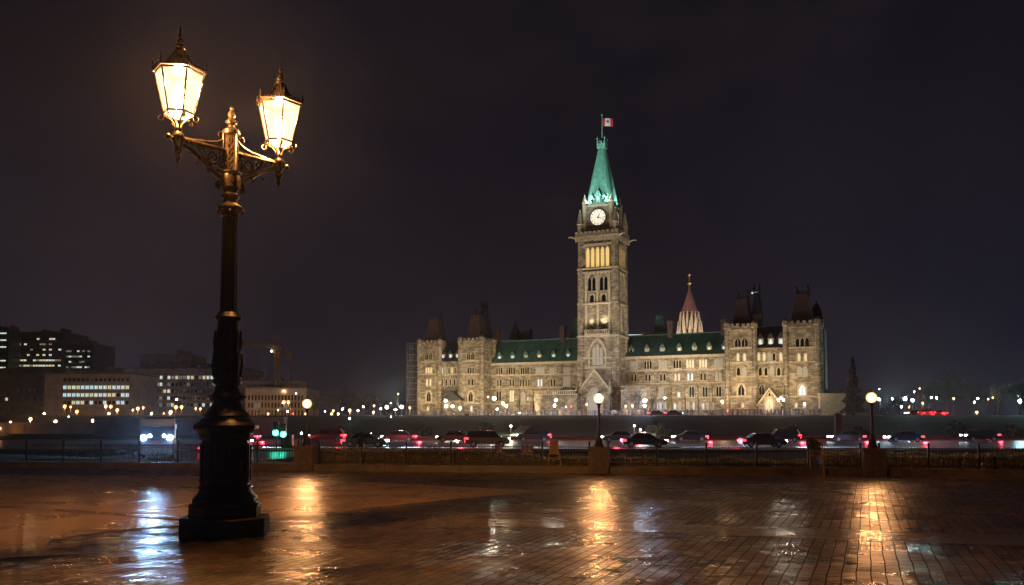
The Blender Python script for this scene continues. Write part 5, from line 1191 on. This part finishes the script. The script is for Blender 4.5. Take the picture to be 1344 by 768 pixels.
right = [(1154, 510.5, 'w', 1, 300, 'small high white lamp above the right pier'), (1154, 524.5, 'c', 3, 255, 'cyan lamp just right of the right globe lamp'), (1171, 523.5, 'b', 2, 270, 'blue lamp between the right pier and the cyan pair'), (1188, 523.5, 'c', 4, 250, 'brightest cyan lamp of the right bank'),
 (1198, 525.6, 'c', 3, 250, 'cyan lamp just right of the brightest one'), (1183, 534, 'b', 2, 240, 'low bluish lamp under the brightest cyan lamp'), (1193, 534.5, 'o', 1, 240, 'small low orange lamp under the cyan pair'), (1211, 529, 'o', 2, 250, 'orange lamp above the parked red lights'),
 (1222.5, 521.5, 'c', 2, 262, 'left greenish lamp of the pair before the big bare tree'), (1229, 522.3, 'c', 2, 262, 'right greenish lamp of the pair before the big bare tree'), (1251.5, 523, 'o', 2, 260, 'lone orange lamp before the dark trees on the right'),
 (1283.5, 523, 'c', 2, 260, 'upper whitish lamp between the dark trees on the right'), (1279, 528, 'c', 2, 250, 'lower cyan lamp between the dark trees on the right'), (1282, 541, 'y', 2, 235, 'low warm lamp under the right trees'), (1338.6, 527, 'c', 4, 230, 'bright cyan lamp at the right edge of the view'),
 (1200, 514, 'w', 1, 310, 'small far white lamp high over the cyan pair'), (1207, 510, 'y', 1, 320, 'small far warm lamp above the orange one'), (1297, 524, 'y', 1, 260, 'small yellowish lamp in the right tree crown'), (1303, 522, 'y', 1, 262, 'second small yellowish lamp in the right tree crown')]
for (px, py, c, s_, Y, lab) in right: far_lamp(px, py, c, s_, Y, lab, 'lamps on the right bank')

# ================================================================== city buildings, left
def office(label, x0, x1, py_top, py_bot, Y, depth, m, rows, cols, wpx=(3, 4), lit=.7, lm=('lit_cool',), top=None, row0=None, rowstep=None, rot=0.0, colx=None, dark_first=False):
    Xa, Xb = px_x(x0, Y), px_x(x1, Y); zt_ = pos(x0, py_top, Y).z; g = zt((Xa + Xb) / 2, Y)
    t = thing('office_building', label, 'building', ((Xa + Xb) / 2, Y, g), rot); H = zt_ - g; W = Xb - Xa
    mb = MB(); mb.box(-W / 2, W / 2, 0, depth, -.5, H); mb.build('wall', M[m], t)
    mb = MB(); mb.box(-W / 2 - .3, W / 2 + .3, -.3, depth + .3, H, H + .6); mb.build('roof', M['concrete_dark'], t)
    mb = MB(); rr_ = random.Random(int(x0) + 100)
    for k in range(4): a = -W / 2 + W * rr_.uniform(.08, .85); w2 = W * rr_.uniform(.03, .10); mb = MB(); mb.box(a, a + w2, depth * .3, depth * .6, H + .6, H + .6 + rr_.uniform(1.0, 2.6)); mb.tube([(a + w2 / 2, depth * .45, H + 1), (a + w2 / 2, depth * .45, H + rr_.uniform(3, 6))], .12, 4); mb.build('roof_plant', M['concrete_dark'], t)
    s = Y / F; c0, c1 = colx if colx else (x0 + 3, x1 - 3); meshes = {}
    for r_ in range(rows):
        zc = pos(x0, row0 + r_ * rowstep, Y).z - g
        fl_ = MB(); fl_.box((c0 - (x0 + x1) / 2) * s - .5, (c1 - (x0 + x1) / 2) * s + .5, -.16, 0, zc - wpx[1] * s / 2 - .45, zc - wpx[1] * s / 2 - .12); fl_.build('sill_band', M[m], t)
        for c in range(cols):
            xc = ((c0 + (c1 - c0) * (c + .5) / cols) - (x0 + x1) / 2) * s
            on = random.random() < (lit[r_] if isinstance(lit, (list, tuple)) else lit)
            mm = random.choice(lm) if on else 'pane'
            if mm not in meshes:
                wb = MB(); wb.box(-wpx[0] * s / 2, wpx[0] * s / 2, -.05, .0, -wpx[1] * s / 2, wpx[1] * s / 2)
                wb.box(-wpx[0] * s / 2 - .1, -wpx[0] * s / 2, -.14, 0, -wpx[1] * s / 2, wpx[1] * s / 2); wb.mi = 1
                wb.box(-.05, .05, -.09, -.052, -wpx[1] * s / 2, wpx[1] * s / 2)
                o = wb.build('window', [M[mm], M['black']], t); meshes[mm] = o.data
            else:
                o = bpy.data.objects.new('window', meshes[mm]); COL.objects.link(o); o.parent = t
            o.location = (xc, 0, zc)
    return t, g, s
M['off_w'] = glow('office_light_white', (.85, 1.0, .88), .75); M['off_y'] = glow('office_light_yellow', (1.0, .84, .45), .7); M['off_d'] = glow('office_light_dim', (.8, .8, .6), .2); M['off_b'] = glow('office_light_blue', (.5, .8, 1.0), .9)
ob, _, _ = office('tall dark office block with curved rows of yellowish lit windows', 10, 82, 437, 490, 430, 24, 'tower_clad', 6, 16, (3.0, 2.2), [.25, .6, .35, .5, .8, .97], ('off_y', 'off_w', 'off_d'), row0=445, rowstep=7.0)
p = pos(74, 438.5, 431); mb = MB(); mb.lathe([(.12, 0), (.1, 1.5)], 6, (0, 0, 0)); mb.mi = 1; mb.ball((0, 0, 1.9), .55, 8, 6); o = mb.build('beacon', [M['black'], glow('beacon_red', (1, .03, .03), 5)], ob); o.location = (p.x - ob.location.x, 1, p.z - ob.location.z - 1.9)
office('lower dark office annex with a few lit windows right of the tall block', 82.5, 120, 452, 490, 424, 24, 'tower_clad', 4, 9, (2.6, 2.0), [.5, .8, .6, .85], ('off_d', 'off_w', 'off_d'), row0=461, rowstep=7.0)
office('dark office block at the left edge with bluish lit floors', -20, 9, 434, 490, 420, 20, 'tower_clad', 6, 5, (4.5, 1.8), [.9, .9, .9, .1, .6, .9], ('off_b', 'off_w', 'off_y'), row0=437.5, rowstep=9)
office('low dark annex under the tall office blocks', -20, 60, 492, 550, 345, 20, 'concrete_dark', 3, 10, (2.5, 4), .15, ('off_w', 'off_b', 'off_y'), row0=512, rowstep=12)
office('beige office block with four rows of cool lit windows', 58, 170, 491, 550, 330, 26, 'concrete', 4, 15, (3.5, 4.6), [.05, .98, .95, .5], ('off_w', 'off_w', 'lit_cool', 'off_b', 'off_y'), row0=498.5, rowstep=10, colx=(82, 170))
office('pale concrete office building with dim rows of windows behind the bus', 152, 318, 484, 552, 370, 30, 'concrete', 5, 26, (2.6, 4.4), [.85, .35, .12, .3, .3], ('off_w', 'off_w', 'off_y', 'off_d'), row0=495.5, rowstep=9, colx=(183, 316))
office('dark rooftop block on the pale office building', 183, 250, 467, 485, 376, 18, 'concrete_dark', 1, 4, (2, 2), 0, ('off_d',), row0=476, rowstep=9)
office('grey colonnaded hall right of the tall lamp post', 322, 402, 510, 552, 300, 20, 'concrete', 3, 17, (1.6, 6.5), .06, ('off_y', 'off_d'), row0=522, rowstep=10)
office('darker attic block above the colonnaded hall', 318, 392, 502, 512, 308, 10, 'concrete_dark', 1, 8, (2, 2), .1, ('off_d',), row0=507, rowstep=9)
def low_wall(label, x0, x1, pt, pb, Y, m, name='long_wall'):
    Xa, Xb = px_x(x0, Y), px_x(x1, Y); g = zt((Xa + Xb) / 2, Y); zz_ = pos(x0, pt, Y).z
    t = thing(name, label, 'wall', ((Xa + Xb) / 2, Y, g)); W = Xb - Xa
    mb = MB(); mb.box(-W / 2, W / 2, 0, 2.5, -.3, zz_ - g); mb.build('wall', M[m], t)
    mb = MB(); mb.box(-W / 2 - .1, W / 2 + .1, -.12, 2.6, zz_ - g, zz_ - g + .18)
    k = int(W / 4)
    for i in range(k + 1): mb.box(-W / 2 + W * i / k - .15, -W / 2 + W * i / k + .15, -.1, 0, -.3, zz_ - g)
    mb.build('coping', M[m], t); return t
low_wall('long dark retaining wall below the city lamps', 125, 352, 549, 580, 150, 'concrete_dark')
low_wall('pale hoarding wall right of the tall lamp post', 331, 372, 549, 568, 146, 'concrete')
low_wall('brownish low wall above the grass mound', -30, 124, 556, 578, 152, 'concrete')
low_wall('pale blank hoarding panel right of the stone building', 1077, 1109, 517, 538, FY(1093, -4), 'trim', 'hoarding')
low_wall('dark wall behind the pale hoarding panel', 1078, 1140, 512, 545, FY(1100, 8), 'stone_dark')
p = pos(197.5, 561, 140); t = thing('lit_sign', 'plain yellow lit panel behind the bus', 'sign', (p.x, 140, zt(p.x, 140)))
hh = p.z - zt(p.x, 140); mb = MB(); mb.box(-1.5, 1.5, -.1, .0, hh - .45, hh + .5); mb.build('panel', M['yellow_sign'], t)
for s_ in (-1.3, 1.3): mb = MB(); mb.tube([(s_, .06, 0), (s_, .06, hh + .5)], .06, 6); mb.build('post', M['black'], t)
p = pos(222, 560, 141); t = thing('bus_shelter', 'dark shelter with small blue lit panes right of the yellow panel', 'shelter', (p.x, 141, zt(p.x, 141))); hh = p.z - zt(p.x, 141)
mb = MB(); mb.box(-1.8, 1.8, 0, 1.5, hh + .8, hh + .95); mb.build('roof', M['black'], t)
for s_ in (-1.7, 1.7): mb = MB(); mb.box(s_ - .05, s_ + .05, .05, .15, 0, hh + .8); mb.build('post', M['black'], t)
for i in range(4): mb = MB(); mb.box(-1.3 + i * .7, -.9 + i * .7, .02, .08, hh - .35, hh + .35); mb.build('pane', M['lit_blue'], t)
# stone gate post
p = pos(1100, 575, 150); mb = MB(); g = zt(p.x, 150); h = pos(1100, 543, 150).z - g
mb.box(-.5, .5, -.5, .5, -.2, h - .3); mb.box(-.6, .6, -.6, .6, h - .3, h - .1); mb.box(-.5, .5, -.5, .5, h - .1, h + .15, .3); mb.box(-.62, .62, -.62, .62, -.2, .4)
tag(mb.build('gate_post', M['pier'], loc=(p.x, 150, g)), 'tall brownish stone gate post on the dark bank', 'gate post')

# crane
cY = 420; cr_ = thing('tower_crane', 'orange lit tower crane above the colonnaded hall', 'crane', (px_x(363, cY), cY, ZT))
def lattice(mb, a, b_, w, n, r=.16):
    a = Vector(a); b_ = Vector(b_); d = (b_ - a).normalized(); s1_ = d.cross(Vector((0, 1, 0))); 
    if s1_.length < .1: s1_ = d.cross(Vector((1, 0, 0)))
    s1_.normalize(); s2_ = d.cross(s1_).normalized(); cs_ = [s1_ * w + s2_ * w, s1_ * w - s2_ * w, -s1_ * w - s2_ * w, -s1_ * w + s2_ * w]
    for c in cs_: mb.tube([a + c, b_ + c], r, 4)
    for i in range(n):
        p0, p1 = a.lerp(b_, i / n), a.lerp(b_, (i + 1) / n)
        for q in range(4): mb.tube([p0 + cs_[q], p1 + cs_[(q + 1) % 4]], r * .6, 4)
zc_ = pos(363, 460, cY).z - ZT; zt2 = pos(363, 440, cY).z - ZT
mb = MB(); lattice(mb, (0, 0, 0), (0, 0, zc_), 1.1, 16, .25); mb.build('mast', M['crane'], cr_)
mb = MB(); mb.box(-1.6, 1.6, -1.6, 1.6, zc_, zc_ + 2.2); mb.build('cab', M['crane'], cr_)
e1 = pos(300, 448, cY); e2 = pos(380, 465, cY); o0 = Vector(cr_.location)
mb = MB(); lattice(mb, (0, 0, zc_ + 1.5), tuple(Vector(e1) - o0), .8, 14, .2); mb.build('jib', M['crane'], cr_)
mb = MB(); lattice(mb, (0, 0, zc_ + 1.5), tuple(Vector(e2) - o0), .8, 4, .2); mb.bx(tuple(Vector(e2) - o0 + Vector((-.5, 0, -1.2))), (2.4, 1.6, 2.0)); mb.build('counter_jib', M['crane'], cr_)
mb = MB(); lattice(mb, (0, 0, zc_ + 2), (0, 0, zt2), .6, 4, .15); mb.tube([(0, 0, zt2), tuple(Vector(e1).lerp(Vector(e2), .3) - o0 + Vector((0, 0, .5)))], .07, 4); mb.tube([(0, 0, zt2), tuple(Vector(e2) - o0)], .07, 4); mb.build('mast_head', M['crane'], cr_)
mb = MB(); mb.ball((-2.2, -1.8, zc_ - .5), .55, 8, 6); mb.build('work_lamp', gmat('w', 6), cr_)
lamp('SPOT', 'crane_floodlight', cr_, (-16, -50, 2), 60000, (1, .6, .3), .5, target=(-3, 0, zc_), spot=R(60), blend=.8)

# ================================================================== trees
def tree(px, Y, py_top, wpx, label, group=None, conifer=False, bare=False, seed=1, n=1400):
    rnd = random.Random(seed); X = px_x(px, Y); g = zt(X, Y); H = pos(px, py_top, Y).z - g; Wd = wpx * Y / F / 2
    t = thing('conifer_tree' if conifer else 'tree', label, 'tree', (X, Y, g), 0, group)
    mb = MB(); mb.tube([(0, 0, -.2), (rnd.gauss(0, .1), 0, H * .4), (rnd.gauss(0, .2), 0, H * (.95 if conifer else .6))], H * .03, 8, H * .01)
    tips = []
    for i in range(0 if conifer else 16):
        z0 = H * rnd.uniform(.25, .55); a = rnd.uniform(0, 2 * PI); rr = Wd * rnd.uniform(.45, .95); z1 = min(H * .97, z0 + H * rnd.uniform(.15, .45))
        p1 = Vector((rr * .5 * math.cos(a), rr * .5 * math.sin(a), z0 + (z1 - z0) * .6)); p2 = Vector((rr * math.cos(a), rr * math.sin(a), z1)); tips.append(p2); tips.append(p1)
        mb.tube([(0, 0, z0), p1, p2], H * .011, 5, H * .003)
        for q in range(4):
            b_ = p1.lerp(p2, rnd.random()); e_ = b_ + Vector((rnd.gauss(0, 1), rnd.gauss(0, 1), abs(rnd.gauss(0, 1)))) * Wd * .22; mb.tube([b_, e_], H * .004, 4, H * .0015); tips.append(e_)
    mb.build('trunk', M['bark'], t)
    mb = MB(); s = max(.16, Wd * (.035 if not conifer else .07))
    for k in range(n):
        if conifer:
            f = rnd.random() ** .7; z = H * (1 - f * .92); r0 = Wd * (f ** .85) * (0.75 + .25 * math.sin(f * 34)) * rnd.uniform(.55, 1.0); a = rnd.uniform(0, 2 * PI); p = Vector((r0 * math.cos(a), r0 * math.sin(a), z - r0 * .15))
        else:
            c = rnd.choice(tips); p = c + Vector((rnd.gauss(0, 1), rnd.gauss(0, 1), rnd.gauss(0, .8))) * Wd * .14
            if p.z > H: p.z = H - rnd.random() * .5
        d1 = Vector((rnd.gauss(0, 1), rnd.gauss(0, 1), rnd.gauss(0, 1))).normalized(); d2 = d1.cross(Vector((rnd.gauss(0, 1), rnd.gauss(0, 1), 1))).normalized(); q = s * rnd.uniform(.5, 1.3)
        mb.add([p - d1 * q, p + d2 * q * .6, p + d1 * q, p - d2 * q * .6], [(0, 1, 2, 3)])
    mb.build('crown', M['needle' if conifer else 'leaf'], t)
tree(1120, 232, 468, 36, 'dark pointed conifer between the stone building and right globe lamp', conifer=True, seed=3, n=7000)
for i, (px, pt, wp, Y, lab) in enumerate(((412, 519, 34, 290, 'dark tree left end of the clump behind the left globe lamp'), (436, 514, 40, 300, 'dark tree second from the left in the city clump'), (460, 512, 44, 296, 'tallest dark tree in the middle of the city clump'),
        (484, 516, 36, 305, 'dark tree right of the tallest in the city clump'), (503, 523, 30, 292, 'low dark tree left of the scaffold'))): tree(px, Y, pt, wp, lab, 'trees between the city and the scaffold', seed=20 + i, n=900)
for i, (px, pt, wp, Y, lab) in enumerate(((1218, 503, 34, 285, 'small dark tree left of the big bare tree'), (1242, 487, 60, 275, 'big rounded dark tree on the right bank'), (1276, 500, 36, 270, 'dark tree right of the big rounded one'), (1310, 502, 44, 262, 'dark tree with small lights in its crown near the right edge'), (1338, 500, 40, 285, 'dark tree at the right edge of the view'), (1180, 514, 26, 320, 'low far tree above the cyan lamps'))):
    tree(px, Y, pt, wp, lab, 'trees on the right bank', seed=40 + i, n=1300)
for i, (px, pt, wp) in enumerate(((838, 507, 16), (856, 512, 14))): tree(px, FY(px, -16), pt, wp, ('small bare tree right of the tower portal', 'smaller bare tree before the right wing')[i], None, seed=60 + i, n=90)
for i, (px, wp, pt) in enumerate(((473, 9, 566), (1068, 16, 574))):
    tree(px, 60 if i == 0 else 34, pt, wp, ('scraggy young tree beyond the leafy hedge', 'small leafy shrub behind the wooden frame')[i], None, seed=70 + i, n=160)

def shrub(px, Y, w_, h_, label, seed):
    rnd = random.Random(seed); X = px_x(px, Y); t = thing('shrub', label, 'shrub', (X, Y, zt(X, Y)), 0, 'low shrubs on the dark bank')
    mb = MB(); 
    for k in range(5): mb.tube([(0, 0, -.1), (rnd.gauss(0, w_ * .25), rnd.gauss(0, w_ * .25), h_ * .7)], .05, 4, .02)
    mb.build('stem', M['bark'], t); mb = MB()
    for k in range(320):
        a = rnd.uniform(0, 2 * PI); e_ = rnd.random(); r_ = w_ * (1 - e_ * e_ * .7) * rnd.uniform(.5, 1) * (.85 + .2 * math.sin(3 * a)); p = Vector((r_ * math.cos(a), r_ * math.sin(a) * .7, h_ * e_ * rnd.uniform(.85, 1.1)))
        d1 = Vector((rnd.gauss(0, 1), rnd.gauss(0, 1), rnd.gauss(0, 1))).normalized(); d2 = d1.cross(Vector((rnd.gauss(0, 1), rnd.gauss(0, 1), 1))).normalized(); q = .16 * rnd.uniform(.5, 1.3); mb.add([p - d1 * q, p + d2 * q, p + d1 * q, p - d2 * q], [(0, 1, 2, 3)])
    mb.build('leaves', M['leaf'], t)
for i, (px, Y, w_, h_, lab) in enumerate(((446, 140, 2.2, 1.8, 'low dark shrub at the foot of the bank left of the path lamps'), (560, 150, 1.6, 1.3, 'small dark shrub on the bank below the scaffold side pavilion'), (640, 158, 2.0, 1.6, 'dark shrub beside the left pale ramp'),
        (868, 152, 2.0, 1.7, 'dark shrub beside the right pale ramp'), (925, 138, 1.8, 1.3, 'dark shrub at the foot of the bank below the library spire'), (1040, 145, 2.4, 1.8, 'dark shrub on the bank left of the stone gate post'), (1128, 140, 2.2, 1.9, 'dark shrub on the bank right of the stone gate post'),
        (1255, 150, 3.0, 2.3, 'wide dark shrub on the bank below the big rounded tree'), (1325, 142, 2.6, 2.0, 'dark shrub on the bank near the right edge'), (1160, 210, 3.0, 1.8, 'shrub at the top of the bank behind the right globe lamp'), (516, 212, 2.6, 1.7, 'shrub at the top of the bank before the scaffold'))): shrub(px, Y, w_, h_, lab, 90 + i)
mb = MB(); X0 = px_x(430, 131)
st_ = thing('low_wall', 'long low stone wall at the foot of the dark bank', 'wall', (0, 131, ZR))
for k in range(30):
    xa, xb = -30 + k * 4.0, -26.1 + k * 4.0
    if not (px_x(655, 131) < xa < px_x(690, 131) or px_x(828, 131) < xa < px_x(858, 131)):
        mb = MB(); mb.box(xa, xb, 0, .4, -.3, .42); mb.box(xa - .02, xb + .02, -.05, .45, .42, .52); mb.build('wall_length', M['pier'], st_)
# ================================================================== crowd and red-lit parked cars
mb = MB(); cm = [mat('coat', c, .8) for c in ((.03, .03, .035), (.10, .09, .09), (.25, .25, .3), (.22, .08, .06), (.08, .1, .2), (.4, .38, .35))]
for k in range(330):
    px = random.uniform(556, 1076); v = random.uniform(-26, -15) if px > 640 else random.uniform(-22, -16); u = U(px, v); mb.mi = random.randrange(6); h = random.uniform(1.6, 1.85); a = random.uniform(0, 3)
    mb.M = Matrix.Translation((u, v, 0)) @ Matrix.Rotation(a, 4, 'Z')
    mb.lathe([(.10, 0), (.13, h * .25), (.17, h * .48), (.16, h * .6), (.24, h * .76), (.22, h * .81), (.07, h * .84), (.06, h * .86)], 6, sy=.62)
    mb.ball((0, 0, h * .93), .115, 6, 5, 1.2)
o = mb.build('crowd', cm, loc=tuple(P0), rotz=-TH); tag(o, 'distant crowd of people standing on the terrace before the building', 'crowd', kind='stuff')
mb = MB(); s_ = 0
cf = thing('crowd_fence', 'long grey steel crowd fence along the terrace edge', 'fence', tuple(P0), -TH)
for i in range(36):
    px = 552 + i * 14.8; v = -28; u = U(px, v); u2 = U(px + 14.2, v); mb = MB(); mb.tube([(u, v, 1.1), (u2, v, 1.1)], .035, 4); mb.tube([(u, v, .2), (u2, v, .2)], .03, 4)
    for q in range(9): x = u + (u2 - u) * q / 8; mb.tube([(x, v, 0.05), (x, v, 1.1)], .02, 4)
    mb.build('fence_panel', M['steel'], cf)
for i, (px, c) in enumerate(((1200, 1), (1214, 3), (1230, 5))):
    t = car(i % 2, -1, carm[c], (px_x(px, 226), 226, zt(px_x(px, 226), 226)), '%s car with red lights on the right bank, %s' % (names[c], ('nearest the building', 'in the middle of the three', 'farthest from the building')[i]), 'cars with red lights on the right bank'); lamp('POINT', 'tail_lamp_glow', t, (-1.5, 1.6, .7), 500, (1, .03, .03), .3)
for i, (px, c) in enumerate(((862, 0), (884, 2))):
    Y = FY(px, -30); t = car(0, 1, carm[c], (px_x(px, Y), Y, zt(px_x(px, Y), Y) + .03), '%s car parked on the terrace %s' % (names[c], ('before the right wing, first from the tower', 'before the right wing, second from the tower', 'below the pale hoarding', 'just right of the pale hoarding', 'below the conifer')[i]), 'cars parked on the terrace')

# ================================================================== haze
hz = MB(); hz.box(-420, 420, -30, 620, -4, 130)
hm = bpy.data.materials.new('haze'); hm.use_nodes = True; t = hm.node_tree
for n in list(t.nodes): t.nodes.remove(n)
o_ = t.nodes.new('ShaderNodeOutputMaterial'); pv_ = t.nodes.new('ShaderNodeVolumePrincipled'); pv_.inputs['Density'].default_value = HAZE; pv_.inputs['Color'].default_value = (.9, .9, .92, 1); pv_.inputs['Anisotropy'].default_value = 0.88
t.links.new(pv_.outputs[0], o_.inputs['Volume'])
ho = hz.build('haze', hm); tag(ho, kind='stuff')
